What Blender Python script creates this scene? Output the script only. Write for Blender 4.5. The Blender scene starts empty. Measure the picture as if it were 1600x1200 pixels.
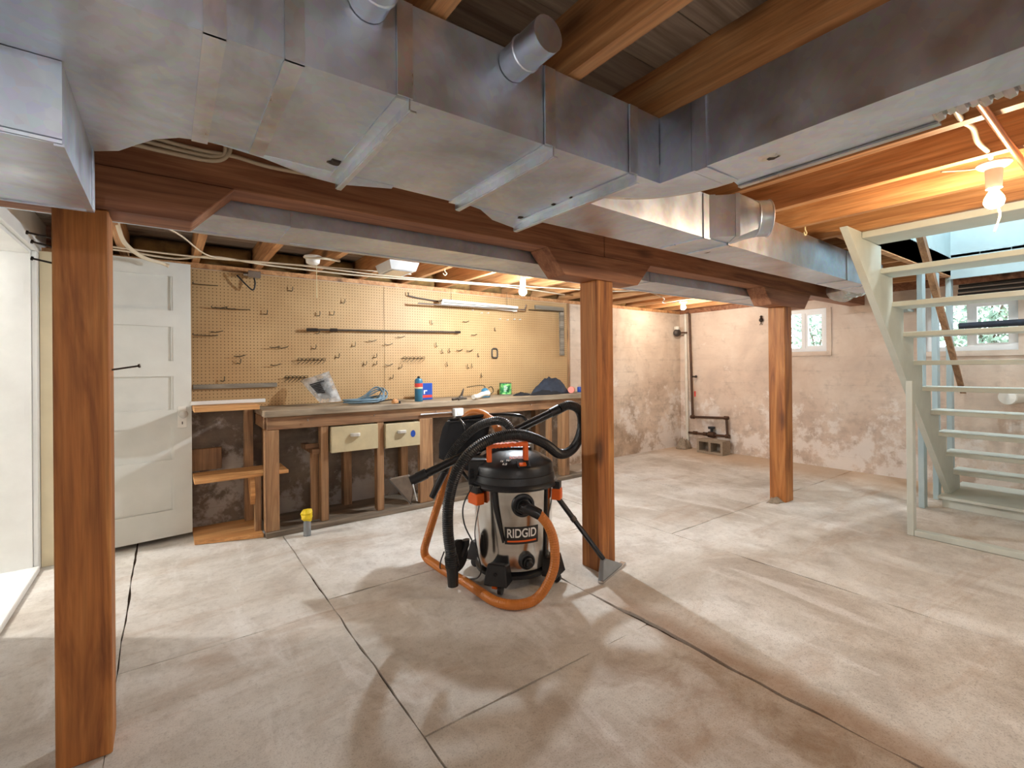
import bpy, bmesh, math, random
from mathutils import Vector, Matrix, noise as mnoise
random.seed(7)
S = bpy.context.scene
COL = S.collection

# ------------------------------------------------------------------ camera
CAM_H = 1.22
YAW, PITCH, ROLL = math.radians(54.03), math.radians(0.09), math.radians(-0.503)
FPX, CYPX = 744.0, 571.7
fw = Vector((math.cos(YAW) * math.cos(PITCH), math.sin(YAW) * math.cos(PITCH), math.sin(PITCH)))
rt0 = Vector((math.sin(YAW), -math.cos(YAW), 0.0))
up0 = rt0.cross(fw)
rt = rt0 * math.cos(ROLL) + up0 * math.sin(ROLL)
up = -rt0 * math.sin(ROLL) + up0 * math.cos(ROLL)
cam_data = bpy.data.cameras.new('camera')
cam = bpy.data.objects.new('camera', cam_data)
COL.objects.link(cam)
cam.matrix_world = Matrix(((rt.x, up.x, -fw.x, 0), (rt.y, up.y, -fw.y, 0), (rt.z, up.z, -fw.z, CAM_H), (0, 0, 0, 1)))
cam_data.sensor_width = 36.0
cam_data.sensor_fit = 'HORIZONTAL'
cam_data.lens = 36.0 * FPX / 1600.0
cam_data.shift_y = -(600.0 - CYPX) / 1600.0
cam_data.clip_start = 0.02
S.camera = cam

# ------------------------------------------------------------------ world, exposure
world = bpy.data.worlds.new('world')
S.world = world
world.use_nodes = True
wn = world.node_tree.nodes
wn['Background'].inputs[0].default_value = (0.80, 0.91, 1.0, 1)
wn['Background'].inputs[1].default_value = 6.5
S.view_settings.view_transform = 'Standard'
S.view_settings.look = 'None'
S.view_settings.gamma = 1.0
S.view_settings.use_curve_mapping = False
S.view_settings.exposure = 0.3

# bulbs of the room, with unseen rear and stairwell fill added: (x, y, z of the bulb centre, radiance, colour)
BULB_WARM = (1.0, 0.74, 0.47)
BULB_NEUTRAL = (0.98, 0.97, 1.0)
BULB_COOL = (0.84, 0.93, 1.0)
BULB_SOFT = (1.0, 0.87, 0.72)
P_STAIR, P_BENCH, P_CORNER, P_REAR_FILL, P_WELL_FILL, P_SIDE = 640.0, 2200.0, 570.0, 680.0, 2200.0, 1200.0

# ------------------------------------------------------------------ helpers
def srgb(r, g, b):
    f = lambda c: (c / 255 / 12.92) if c / 255 <= 0.04045 else ((c / 255 + 0.055) / 1.055) ** 2.4
    return (f(r), f(g), f(b), 1.0)

def at(px, py, d):
    """point seen at picture position px,py at depth d metres"""
    return Vector((0, 0, CAM_H)) + (fw + rt * ((px - 800) / FPX) - up * ((py - CYPX) / FPX)) * d

def on(px, py, X=None, Y=None, Z=None):
    r = fw + rt * ((px - 800) / FPX) - up * ((py - CYPX) / FPX)
    if X is not None: t = X / r.x
    elif Y is not None: t = Y / r.y
    else: t = (Z - CAM_H) / r.z
    return Vector((0, 0, CAM_H)) + r * t

def catmull(pts, n=8):
    pts = [Vector(p) for p in pts]
    out = []
    P = [pts[0] * 2 - pts[1]] + pts + [pts[-1] * 2 - pts[-2]]
    for i in range(1, len(P) - 2):
        a, b, c, d = P[i - 1], P[i], P[i + 1], P[i + 2]
        for k in range(n):
            t = k / n
            out.append(0.5 * ((2 * b) + (c - a) * t + (2 * a - 5 * b + 4 * c - d) * t * t + (3 * b - a - 3 * c + d) * t ** 3))
    out.append(pts[-1])
    return out

def resample(pts, step):
    out = [pts[0]]
    acc = 0.0
    for a, b in zip(pts, pts[1:]):
        L = (b - a).length
        if L < 1e-9: continue
        t = step - acc
        while t <= L:
            out.append(a + (b - a) * (t / L))
            t += step
        acc = (acc + L) % step
    if (out[-1] - pts[-1]).length > step * 0.3: out.append(pts[-1])
    return out

class MB:
    def __init__(self): self.v = []; self.f = []
    def add(self, vs, fs):
        o = len(self.v)
        self.v += [Vector(p) for p in vs]
        self.f += [tuple(i + o for i in f) for f in fs]
        return self
    def box(self, x0, x1, y0, y1, z0, z1):
        vs = [(x, y, z) for z in (z0, z1) for y in (y0, y1) for x in (x0, x1)]
        return self.add(vs, [(0, 2, 3, 1), (4, 5, 7, 6), (0, 1, 5, 4), (2, 6, 7, 3), (0, 4, 6, 2), (1, 3, 7, 5)])
    def obox(self, c, ax, ay, az, hx, hy, hz):
        c = Vector(c)
        vs = [c + ax * (hx * i) + ay * (hy * j) + az * (hz * k) for k in (-1, 1) for j in (-1, 1) for i in (-1, 1)]
        return self.add(vs, [(0, 2, 3, 1), (4, 5, 7, 6), (0, 1, 5, 4), (2, 6, 7, 3), (0, 4, 6, 2), (1, 3, 7, 5)])
    def prism(self, poly, axis, a, b):
        n = len(poly)
        mk = {'x': lambda p, t: (t, p[0], p[1]), 'y': lambda p, t: (p[0], t, p[1]), 'z': lambda p, t: (p[0], p[1], t)}[axis]
        vs = [mk(p, a) for p in poly] + [mk(p, b) for p in poly]
        fs = [tuple(range(n - 1, -1, -1)), tuple(range(n, 2 * n))]
        fs += [(i, (i + 1) % n, n + (i + 1) % n, n + i) for i in range(n)]
        return self.add(vs, fs)
    def hexa(self, b, t):
        return self.add(list(b) + list(t), [(3, 2, 1, 0), (4, 5, 6, 7), (0, 1, 5, 4), (1, 2, 6, 5), (2, 3, 7, 6), (3, 0, 4, 7)])
    def tube(self, pts, r, n=8, cap=True):
        pts = [Vector(p) for p in pts]
        m = len(pts)
        rr = r if hasattr(r, '__len__') else [r] * m
        T = []
        for i in range(m):
            t = pts[min(i + 1, m - 1)] - pts[max(i - 1, 0)]
            T.append(t.normalized() if t.length > 1e-9 else Vector((0, 0, 1)))
        u = T[0].orthogonal().normalized()
        o = len(self.v)
        for i in range(m):
            u = (u - T[i] * u.dot(T[i]))
            u = u.normalized() if u.length > 1e-6 else T[i].orthogonal().normalized()
            w = T[i].cross(u)
            for k in range(n):
                a = 2 * math.pi * k / n
                self.v.append(pts[i] + (u * math.cos(a) + w * math.sin(a)) * rr[i])
        for i in range(m - 1):
            for k in range(n):
                self.f.append((o + i * n + k, o + i * n + (k + 1) % n, o + (i + 1) * n + (k + 1) % n, o + (i + 1) * n + k))
        if cap:
            self.f.append(tuple(o + k for k in range(n - 1, -1, -1)))
            self.f.append(tuple(o + (m - 1) * n + k for k in range(n)))
        return self
    def lathe(self, prof, c=(0, 0, 0), ax=(0, 0, 1), n=24, cap=True):
        ax = Vector(ax).normalized(); c = Vector(c)
        u = Vector((1, 0, 0)) if abs(ax.z) > 0.9 else ax.cross(Vector((0, 0, 1))).normalized()
        u = (u - ax * u.dot(ax)).normalized(); w = ax.cross(u)
        o = len(self.v); m = len(prof)
        for r, h in prof:
            for k in range(n):
                a = 2 * math.pi * k / n
                self.v.append(c + ax * h + (u * math.cos(a) + w * math.sin(a)) * r)
        for i in range(m - 1):
            for k in range(n):
                self.f.append((o + i * n + k, o + i * n + (k + 1) % n, o + (i + 1) * n + (k + 1) % n, o + (i + 1) * n + k))
        if cap:
            self.f.append(tuple(o + k for k in range(n - 1, -1, -1)))
            self.f.append(tuple(o + (m - 1) * n + k for k in range(n)))
        return self
    def build(self, name, mat, parent=None, smooth=False, bevel=0.0, seg=1):
        if parent is None:
            lo = Vector([min(p[i] for p in self.v) for i in range(3)]); hi = Vector([max(p[i] for p in self.v) for i in range(3)])
            org = Vector(((lo.x + hi.x) / 2, (lo.y + hi.y) / 2, lo.z))
        else:
            org = Vector(parent['_o']) if '_o' in parent else Vector((0, 0, 0))
        me = bpy.data.meshes.new(name)
        me.from_pydata([p - org for p in self.v], [], self.f)
        bm = bmesh.new(); bm.from_mesh(me)
        bmesh.ops.recalc_face_normals(bm, faces=bm.faces)
        if bevel > 0:
            ed = [e for e in bm.edges if len(e.link_faces) == 2 and e.calc_face_angle(0) > 0.5]
            bmesh.ops.bevel(bm, geom=ed, offset=bevel, segments=seg, affect='EDGES', profile=0.5)
        bm.to_mesh(me); bm.free()
        if smooth is True:
            for p in me.polygons: p.use_smooth = True
        elif smooth:
            for p in me.polygons: p.use_smooth = True
            me.set_sharp_from_angle(angle=math.radians(smooth))
        me.materials.append(mat)
        o = bpy.data.objects.new(name, me)
        COL.objects.link(o)
        if parent is not None:
            o.parent = parent
        else:
            o.location = org
        o['_o'] = tuple(org)
        return o

def empty(name, loc):
    o = bpy.data.objects.new(name, None)
    COL.objects.link(o)
    o.empty_display_size = 0.05
    o.location = loc
    o['_o'] = tuple(loc)
    return o

def tag(o, label=None, cat=None, group=None, kind=None):
    if label: o['label'] = label
    if cat: o['category'] = cat
    if group: o['group'] = group
    if kind: o['kind'] = kind
    return o

def thing(name, loc, label, cat, group=None):
    return tag(empty(name, loc), label, cat, group)

def B(name, x0, x1, y0, y1, z0, z1, mat, parent=None, bevel=0.0):
    return MB().box(x0, x1, y0, y1, z0, z1).build(name, mat, parent, bevel=bevel)

# ------------------------------------------------------------------ materials
class NT:
    def __init__(self, name):
        self.m = bpy.data.materials.new(name); self.m.use_nodes = True
        self.t = self.m.node_tree; self.n = self.t.nodes; self.l = self.t.links
        self.b = self.n['Principled BSDF']
        self.pos = self.n.new('ShaderNodeNewGeometry').outputs['Position']
    def mapv(self, scale, vec=None):
        n = self.n.new('ShaderNodeMapping'); n.inputs['Scale'].default_value = scale
        self.l.new(vec if vec is not None else self.pos, n.inputs[0]); return n.outputs[0]
    def noise(self, scale, detail=4, rough=0.55, vec=None, dist=0.0):
        n = self.n.new('ShaderNodeTexNoise'); n.inputs['Scale'].default_value = scale
        n.inputs['Detail'].default_value = detail; n.inputs['Roughness'].default_value = rough
        n.inputs['Distortion'].default_value = dist
        self.l.new(vec if vec is not None else self.pos, n.inputs['Vector']); return n.outputs['Fac']
    def voro(self, scale, vec=None, feature='F1', out='Distance'):
        n = self.n.new('ShaderNodeTexVoronoi'); n.feature = feature; n.inputs['Scale'].default_value = scale
        self.l.new(vec if vec is not None else self.pos, n.inputs['Vector']); return n.outputs[out]
    def ramp(self, fac, stops, interp='LINEAR'):
        n = self.n.new('ShaderNodeValToRGB'); n.color_ramp.interpolation = interp
        e = n.color_ramp.elements
        while len(e) < len(stops): e.new(0.5)
        for s, (p, c) in zip(e, stops):
            s.position = p; s.color = c if hasattr(c, '__len__') else (c, c, c, 1)
        self.l.new(fac, n.inputs[0]); return n.outputs[0]
    def mix(self, fac, a, b, mode='MIX'):
        n = self.n.new('ShaderNodeMix'); n.data_type = 'RGBA'; n.blend_type = mode
        for s, v in ((n.inputs[0], fac), (n.inputs[6], a), (n.inputs[7], b)):
            if isinstance(v, (int, float)): s.default_value = v
            elif isinstance(v, tuple): s.default_value = v
            else: self.l.new(v, s)
        return n.outputs[2]
    def math(self, op, a, b=None, c=None):
        n = self.n.new('ShaderNodeMath'); n.operation = op
        for s, v in zip(n.inputs, (a, b, c)):
            if v is None: continue
            if isinstance(v, (int, float)): s.default_value = v
            else: self.l.new(v, s)
        return n.outputs[0]
    def xyz(self):
        n = self.n.new('ShaderNodeSeparateXYZ'); self.l.new(self.pos, n.inputs[0]); return n.outputs
    def bump(self, h, strength=0.3, dist=0.01):
        n = self.n.new('ShaderNodeBump'); n.inputs['Strength'].default_value = strength; n.inputs['Distance'].default_value = dist
        self.l.new(h, n.inputs['Height']); self.l.new(n.outputs[0], self.b.inputs['Normal'])
    def done(self, color=None, rough=0.6, metal=0.0, spec=None):
        for k, v in (('Base Color', color), ('Roughness', rough), ('Metallic', metal), ('Specular IOR Level', spec)):
            if v is None: continue
            s = self.b.inputs[k]
            if isinstance(v, (int, float, tuple)): s.default_value = v
            else: self.l.new(v, s)
        return self.m

def plain(name, c, rough=0.5, metal=0.0, var=0.12, scale=14, bump=0.0, spec=None):
    t = NT(name)
    n = t.noise(scale, 4)
    k = t.ramp(n, [(0.25, 1 - var), (0.75, 1 + var * 0.3)])
    col = t.mix(1.0, c, k, 'MULTIPLY')
    if bump: t.bump(t.noise(scale * 4, 3), bump, 0.004)
    return t.done(col, rough, metal, spec)

def wood(name, dark, mid, light, axis, rough=0.6, knots=True, fine=1.0, grime=0.0):
    t = NT(name)
    k = {'x': (0.7, 9, 9), 'y': (9, 0.7, 9), 'z': (9, 9, 0.7)}[axis]
    v = t.mapv(tuple(q * fine for q in k))
    n1 = t.noise(1.6, 5, 0.6, v, 1.2)
    col = t.ramp(n1, [(0.28, dark), (0.5, mid), (0.75, light)])
    k2 = {'x': (2, 60, 60), 'y': (60, 2, 60), 'z': (60, 60, 2)}[axis]
    g = t.noise(1.5, 3, 0.6, t.mapv(tuple(q * fine for q in k2)))
    col = t.mix(1.0, col, t.ramp(g, [(0.3, 0.72), (0.65, 1.06)]), 'MULTIPLY')
    if knots:
        k3 = {'x': (1.6, 4.2, 4.2), 'y': (4.2, 1.6, 4.2), 'z': (4.2, 4.2, 1.6)}[axis]
        d = t.voro(1.0, t.mapv(k3))
        col = t.mix(t.ramp(d, [(0.07, 0.8), (0.19, 0.0)]), col, tuple(c * 0.3 for c in dark[:3]) + (1,))
    if grime:
        col = t.mix(t.ramp(t.noise(3.0, 4), [(0.5, 0.0), (0.75, grime)]), col, (0.05, 0.04, 0.035, 1))
    t.bump(g, 0.15, 0.003)
    return t.done(col, rough)

R_POST = (srgb(120, 66, 28), srgb(178, 112, 54), srgb(208, 146, 82))
M = {}
M['post'] = wood('post_wood', *R_POST, 'z')
M['beam'] = wood('beam_wood', srgb(112, 66, 44), srgb(158, 104, 72), srgb(186, 132, 96), 'x')
M['joist'] = wood('joist_wood', srgb(156, 100, 58), srgb(202, 146, 94), srgb(226, 178, 128), 'y')
M['subfloor'] = wood('subfloor_wood', srgb(128, 112, 98), srgb(172, 156, 140), srgb(204, 190, 172), 'x', fine=0.8)
M['bench'] = wood('bench_wood', srgb(104, 72, 48), srgb(152, 112, 78), srgb(188, 148, 108), 'x', grime=0.5)
M['benchz'] = wood('bench_leg_wood', srgb(112, 78, 52), srgb(164, 122, 84), srgb(198, 158, 116), 'z', grime=0.5)
M['benchtop'] = wood('bench_top_wood', srgb(120, 104, 84), srgb(160, 142, 118), srgb(190, 174, 150), 'x', grime=0.4)
M['shelf'] = wood('shelf_wood', srgb(176, 118, 66), srgb(214, 156, 96), srgb(232, 182, 124), 'x', knots=False)
M['greywood'] = wood('weathered_wood', srgb(96, 88, 76), srgb(138, 128, 112), srgb(168, 158, 142), 'x')
M['sillwood'] = wood('sill_wood', srgb(80, 68, 56), srgb(128, 112, 94), srgb(160, 144, 124), 'x', grime=0.5)
M['rail'] = wood('handrail_wood', srgb(118, 82, 56), srgb(158, 116, 82), srgb(186, 146, 110), 'z', knots=False)
M['drawer'] = plain('drawer_paint', srgb(206, 190, 152), 0.55, var=0.22, scale=9)
M['white'] = plain('white_paint', srgb(240, 240, 236), 0.5, var=0.08, scale=7)
M['door'] = plain('door_paint', srgb(222, 222, 214), 0.45, var=0.08, scale=6)
M['beige'] = plain('beige_paint', srgb(226, 212, 178), 0.6, var=0.1, scale=6)
M['stair'] = plain('stair_paint', srgb(206, 212, 203), 0.5, var=0.1, scale=8)
M['stairblue'] = plain('stair_pale_blue_paint', srgb(178, 198, 202), 0.55, var=0.12, scale=5)
M['black'] = plain('black_plastic', srgb(30, 31, 34), 0.38, var=0.2, scale=8)
M['blackmatte'] = plain('black_fabric', srgb(26, 27, 32), 0.85, var=0.3, scale=20, bump=0.3)
M['blackgloss'] = plain('black_gloss_tube', srgb(34, 34, 36), 0.22, var=0.15, scale=8)
M['dark'] = plain('dark_iron', srgb(64, 56, 50), 0.5, 0.6, var=0.3, scale=20)
M['rust'] = plain('old_pipe_metal', srgb(96, 70, 54), 0.55, 0.5, var=0.4, scale=16)
M['copper'] = plain('copper_pipe', srgb(206, 138, 92), 0.32, 0.9, var=0.2, scale=10)
M['orange'] = plain('orange_plastic', srgb(238, 104, 28), 0.4, var=0.08, scale=9)
M['hose'] = plain('orange_hose', srgb(198, 116, 42), 0.42, var=0.12, scale=9)
M['wire'] = plain('steel_wire', srgb(96, 84, 66), 0.4, 0.7, var=0.2, scale=30)
M['steel'] = plain('bright_steel', srgb(200, 200, 200), 0.25, 0.95, var=0.1, scale=12)
M['nickel'] = plain('nickel_pull', srgb(214, 212, 204), 0.3, 0.35, var=0.08, scale=12)
M['sidewall'] = plain('side_room_paint', srgb(196, 197, 198), 0.6, var=0.05, scale=5)
M['cable'] = plain('cable_sheath', srgb(222, 206, 178), 0.5, var=0.1, scale=12)
M['cream'] = plain('cream_cord', srgb(228, 220, 176), 0.6, var=0.05)
M['porcelain'] = plain('porcelain', srgb(240, 236, 226), 0.25, var=0.05)
M['lampwhite'] = plain('lamp_white_metal', srgb(232, 234, 232), 0.4, var=0.06)
M['glassgrey'] = plain('clear_grey_plastic', srgb(138, 142, 144), 0.2, var=0.15, scale=14)
M['dusty'] = plain('dusty_grey_plastic', srgb(122, 106, 92), 0.7, var=0.3, scale=25)
M['yellow'] = plain('yellow_tape', srgb(246, 212, 32), 0.45, var=0.15, scale=20)
M['torch'] = plain('torch_blue', srgb(46, 108, 138), 0.35, var=0.1)
M['red'] = plain('red_print', srgb(214, 66, 56), 0.4, var=0.1)
M['pink'] = plain('pink_print', srgb(232, 140, 124), 0.45, var=0.1)
M['blue'] = plain('blue_print', srgb(30, 74, 164), 0.4, var=0.1)
M['paintgreen'] = NT('green_label')
_t = M['paintgreen']; M['paintgreen'] = _t.done(_t.ramp(_t.noise(26, 3), [(0.35, srgb(28, 76, 42)), (0.5, srgb(52, 150, 84)), (0.62, srgb(150, 206, 120))]), 0.35)
M['cordblue'] = plain('blue_grey_cord', srgb(112, 138, 152), 0.45, var=0.15)
M['cloth'] = plain('dark_navy_cloth', srgb(44, 52, 66), 0.7, var=0.4, scale=24, bump=0.3)
M['tool'] = plain('dark_tool_metal', srgb(84, 76, 68), 0.5, 0.4, var=0.4, scale=30)
M['insul'] = plain('insulation', srgb(150, 116, 66), 0.95, var=0.55, scale=14, bump=0.8)
M['vinyl'] = plain('window_vinyl', srgb(244, 246, 246), 0.4, var=0.03)
M['brush'] = plain('brush_bristle', srgb(40, 36, 34), 0.8, var=0.5, scale=70, bump=0.6)
M['coppercap'] = plain('white_pvc', srgb(226, 220, 206), 0.45, var=0.12, scale=12)
M['text'] = plain('print_white', srgb(240, 238, 232), 0.5, var=0.02)
M['labelblack'] = plain('label_black', srgb(34, 30, 30), 0.45, var=0.05)
M['block'] = plain('cinder_block', srgb(164, 148, 128), 0.9, var=0.3, scale=40, bump=0.5)
M['leaf'] = NT('leaf_green')
_t = M['leaf']; M['leaf'] = _t.done(_t.ramp(_t.noise(9, 3), [(0.3, srgb(84, 112, 92)), (0.55, srgb(132, 162, 140)), (0.75, srgb(190, 210, 196))]), 0.6)
M['stem'] = plain('shrub_stem', srgb(92, 84, 66), 0.8, var=0.3)
M['earth'] = plain('garden_ground', srgb(190, 186, 176), 0.9, var=0.3, scale=5)

def galv(name, c, rough, wav=0.25):
    t = NT(name)
    sp = t.voro(55, out='Color')
    v = t.ramp(t.noise(2.6, 4, 0.6, t.mapv((1, 1, 1)), 1.5), [(0.3, 0.82), (0.5, 1.02), (0.7, 1.16)])  # uneven tone painted into the metal colour in place of sheen
    col = t.mix(1.0, c, v, 'MULTIPLY')
    col = t.mix(0.10, col, sp, 'MULTIPLY')
    r = t.ramp(t.noise(7, 3), [(0.3, rough - 0.08), (0.7, rough + 0.1)])
    t.bump(t.noise(1.9, 1, 0.4), wav, 0.03)
    return t.done(col, r, 1.0)
M['galv'] = galv('galvanised_sheet', srgb(208, 218, 232), 0.40, 0.2)
M['galvdull'] = galv('galvanised_dull', srgb(206, 215, 228), 0.43, 0.2)
M['seam'] = galv('seam_steel', srgb(218, 225, 234), 0.34, 0.05)
M['foil'] = galv('foil_tape', srgb(206, 206, 204), 0.3, 0.9)
def drumsteel():
    t = NT('stainless_drum')
    v = t.noise(1.2, 2, 0.5, t.mapv((1, 1, 40)))
    col = t.mix(1.0, srgb(206, 204, 200), t.ramp(v, [(0.3, 0.92), (0.7, 1.02)]), 'MULTIPLY')
    return t.done(col, 0.16, 1.0)
M['drum'] = drumsteel()

def concrete_floor():
    t = NT('floor_concrete')
    x, y, z = t.xyz()
    def rng(v, a, b):
        n = t.n.new('ShaderNodeMapRange'); n.inputs[1].default_value = a; n.inputs[2].default_value = b
        t.l.new(v, n.inputs[0]); return n.outputs[0]
    n1 = t.noise(1.1, 7, 0.62, dist=0.8)
    n2 = t.noise(5.0, 7, 0.7, dist=0.4)
    n3 = t.noise(170, 4, 0.7)
    n4 = t.noise(38, 5, 0.7)
    st = t.noise(2.0, 7, 0.68, t.mapv((0.45, 1.7, 1)), 0.8)
    tr = t.noise(2.6, 6, 0.65, t.mapv((1.8, 0.5, 1)), 0.6)
    w = t.math('SUBTRACT', n2, 0.5)
    col = t.ramp(n1, [(0.30, srgb(178, 166, 152)), (0.46, srgb(208, 201, 190)), (0.64, srgb(230, 226, 219))])
    col = t.mix(t.ramp(n2, [(0.46, 0.0), (0.72, 0.5)]), col, srgb(158, 146, 132))
    col = t.mix(t.ramp(st, [(0.54, 0.0), (0.70, 0.5)]), col, srgb(172, 140, 110))
    col = t.mix(t.ramp(tr, [(0.55, 0.0), (0.68, 0.6)]), col, srgb(236, 233, 228))
    col = t.mix(t.ramp(n4, [(0.52, 0.0), (0.70, 0.28)]), col, srgb(128, 114, 100))
    # tan unwashed margin along the far wall
    mw = rng(t.math('ADD', x, t.math('MULTIPLY', w, 0.5)), 5.35, 5.95)
    col = t.mix(t.math('MULTIPLY', mw, 0.75), col, srgb(200, 170, 138))
    # brown dirt on the front slab next to the open joint
    dx = rng(t.math('ADD', x, t.math('MULTIPLY', w, 0.9)), 0.75, 1.75)
    dx2 = rng(x, 1.95, 1.83)
    dy = rng(t.math('ADD', y, t.math('MULTIPLY', w, 0.3)), 1.5, 1.25)
    dm = t.math('MULTIPLY', t.math('MULTIPLY', dx, dx2), dy)
    col = t.mix(t.math('MULTIPLY', dm, t.ramp(n2, [(0.38, 0.05), (0.62, 0.6)])), col, srgb(152, 122, 94))
    # exposed grit
    my = rng(t.math('ADD', y, t.math('MULTIPLY', x, 0.25)), 2.6, 1.3)
    spk = t.ramp(n3, [(0.36, 0.7), (0.46, 0.0)])
    col = t.mix(t.math('MULTIPLY', t.math('ADD', t.math('MULTIPLY', my, 0.5), 0.2), spk), col, srgb(112, 100, 88))
    # browner strip beside the open joint
    d = t.math('ABSOLUTE', t.math('SUBTRACT', x, 1.885))
    ms = rng(t.math('ADD', d, t.math('MULTIPLY', w, 0.22)), 0.10, 0.02)
    col = t.mix(t.math('MULTIPLY', t.math('MULTIPLY', ms, rng(y, 2.05, 1.7)), 0.4), col, srgb(160, 120, 84))
    h = t.math('ADD', t.math('ADD', t.math('MULTIPLY', n3, 0.35), n2), t.math('MULTIPLY', n4, 0.5))
    t.bump(h, 0.3, 0.006)
    return t.done(col, 0.72)
M['floor'] = concrete_floor()
M['crack'] = plain('joint_dirt', srgb(84, 66, 50), 0.95, var=0.5, scale=30)

def concrete_wall(name, base, light, dirt, amt, salt=0.8):
    t = NT(name)
    x, y, z = t.xyz()
    n1 = t.noise(1.6, 6, 0.62, dist=0.5)
    n2 = t.noise(6.5, 6, 0.7)
    bs = t.noise(1.0, 5, 0.65, t.mapv((1.4, 1.4, 9)))
    col = t.ramp(n1, [(0.3, dirt), (0.47, base), (0.66, light)])
    col = t.mix(t.ramp(bs, [(0.52, 0.0), (0.72, 0.45 * amt)]), col, tuple(c * 0.7 for c in dirt[:3]) + (1,))
    # dirt blotches, heavier low on the wall
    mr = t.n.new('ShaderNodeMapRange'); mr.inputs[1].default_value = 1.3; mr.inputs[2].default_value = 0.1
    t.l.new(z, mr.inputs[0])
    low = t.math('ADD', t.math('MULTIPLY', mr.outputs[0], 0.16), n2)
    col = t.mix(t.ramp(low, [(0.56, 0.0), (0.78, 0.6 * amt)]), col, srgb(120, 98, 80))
    col = t.mix(t.ramp(t.math('ADD', t.math('MULTIPLY', mr.outputs[0], 0.22), t.noise(3.4, 6, 0.7)), [(0.66, 0.0), (0.74, salt)]), col, srgb(238, 230, 222))
    # board marks of the form work every 16 cm
    fr = t.math('FRACT', t.math('MULTIPLY', t.math('ADD', z, t.math('MULTIPLY', n1, 0.03)), 6.1))
    ln = t.math('LESS_THAN', fr, 0.05)
    lm = t.math('MULTIPLY', ln, t.ramp(n2, [(0.45, 0.0), (0.65, 0.45)]))
    col = t.mix(t.math('MULTIPLY', lm, amt), col, srgb(128, 106, 90))
    h = t.math('SUBTRACT', n2, t.math('MULTIPLY', lm, 0.5))
    t.bump(h, 0.4, 0.012)
    return t.done(col, 0.85)
M['wall'] = concrete_wall('wall_concrete', srgb(216, 196, 178), srgb(228, 212, 196), srgb(204, 184, 168), 0.5)
M['wallback'] = concrete_wall('bench_wall_concrete', srgb(212, 192, 172), srgb(228, 212, 194), srgb(186, 164, 144), 0.7)
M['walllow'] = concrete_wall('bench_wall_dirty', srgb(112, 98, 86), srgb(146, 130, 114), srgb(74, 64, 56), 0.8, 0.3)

def pegboard():
    t = NT('pegboard_hardboard')
    x, y, z = t.xyz()
    fx = t.math('SUBTRACT', t.math('FRACT', t.math('MULTIPLY', x, 39.37)), 0.5)
    fz = t.math('SUBTRACT', t.math('FRACT', t.math('MULTIPLY', z, 39.37)), 0.5)
    d = t.math('SQRT', t.math('ADD', t.math('MULTIPLY', fx, fx), t.math('MULTIPLY', fz, fz)))
    hole = t.math('LESS_THAN', d, 0.15)
    n = t.noise(2.2, 4)
    col = t.ramp(n, [(0.3, srgb(178, 142, 98)), (0.7, srgb(196, 162, 116))])
    col = t.mix(hole, col, srgb(86, 60, 36))
    return t.done(col, 0.5, 0.0, 0.3)
M['peg'] = pegboard()

def glass_mat():
    t = NT('window_glass')
    tr = t.n.new('ShaderNodeBsdfTransparent'); gl = t.n.new('ShaderNodeBsdfGlossy'); gl.inputs['Roughness'].default_value = 0.02
    mx = t.n.new('ShaderNodeMixShader'); mx.inputs[0].default_value = 0.08
    t.l.new(tr.outputs[0], mx.inputs[1]); t.l.new(gl.outputs[0], mx.inputs[2])
    t.l.new(mx.outputs[0], t.n['Material Output'].inputs[0]); return t.m
M['glass'] = glass_mat()
def film_mat():
    t = NT('clear_plastic_film')
    tr = t.n.new('ShaderNodeBsdfTransparent')
    t.done(srgb(232, 236, 238), 0.18)
    mx = t.n.new('ShaderNodeMixShader')
    t.l.new(t.ramp(t.noise(11, 3, 0.5), [(0.42, 0.25), (0.62, 0.8)]), mx.inputs[0])
    t.l.new(tr.outputs[0], mx.inputs[1]); t.l.new(t.b.outputs[0], mx.inputs[2])
    t.l.new(mx.outputs[0], t.n['Material Output'].inputs[0]); t.bump(t.noise(14, 3), 0.5, 0.01); return t.m
M['film'] = film_mat()
def emit(name, c, s):
    m = bpy.data.materials.new(name); m.use_nodes = True
    n = m.node_tree.nodes; b = n['Principled BSDF']
    b.inputs['Base Color'].default_value = (1, 1, 1, 1)
    b.inputs['Emission Color'].default_value = c + (1,)
    b.inputs['Emission Strength'].default_value = s
    return m

def text_mesh(body, size, extrude=0.0005):
    cu = bpy.data.curves.new('lettering', 'FONT'); cu.body = body; cu.size = size; cu.extrude = extrude
    cu.align_x = 'CENTER'; cu.align_y = 'CENTER'
    cu.offset = size * 0.018
    ob = bpy.data.objects.new('lettering', cu); COL.objects.link(ob)
    dg = bpy.context.evaluated_depsgraph_get()
    me = bpy.data.meshes.new_from_object(ob.evaluated_get(dg))
    bpy.data.objects.remove(ob)
    return me

# ================================================================== THE SETTING
def structure(o): o['kind'] = 'structure'; return o

ZJ, ZSUB = 2.03, 2.21          # underside of the joists, underside of the subfloor
XFAR, YBACK, XLEFT, YREAR = 6.3, 4.34, -0.66, -3.0

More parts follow.
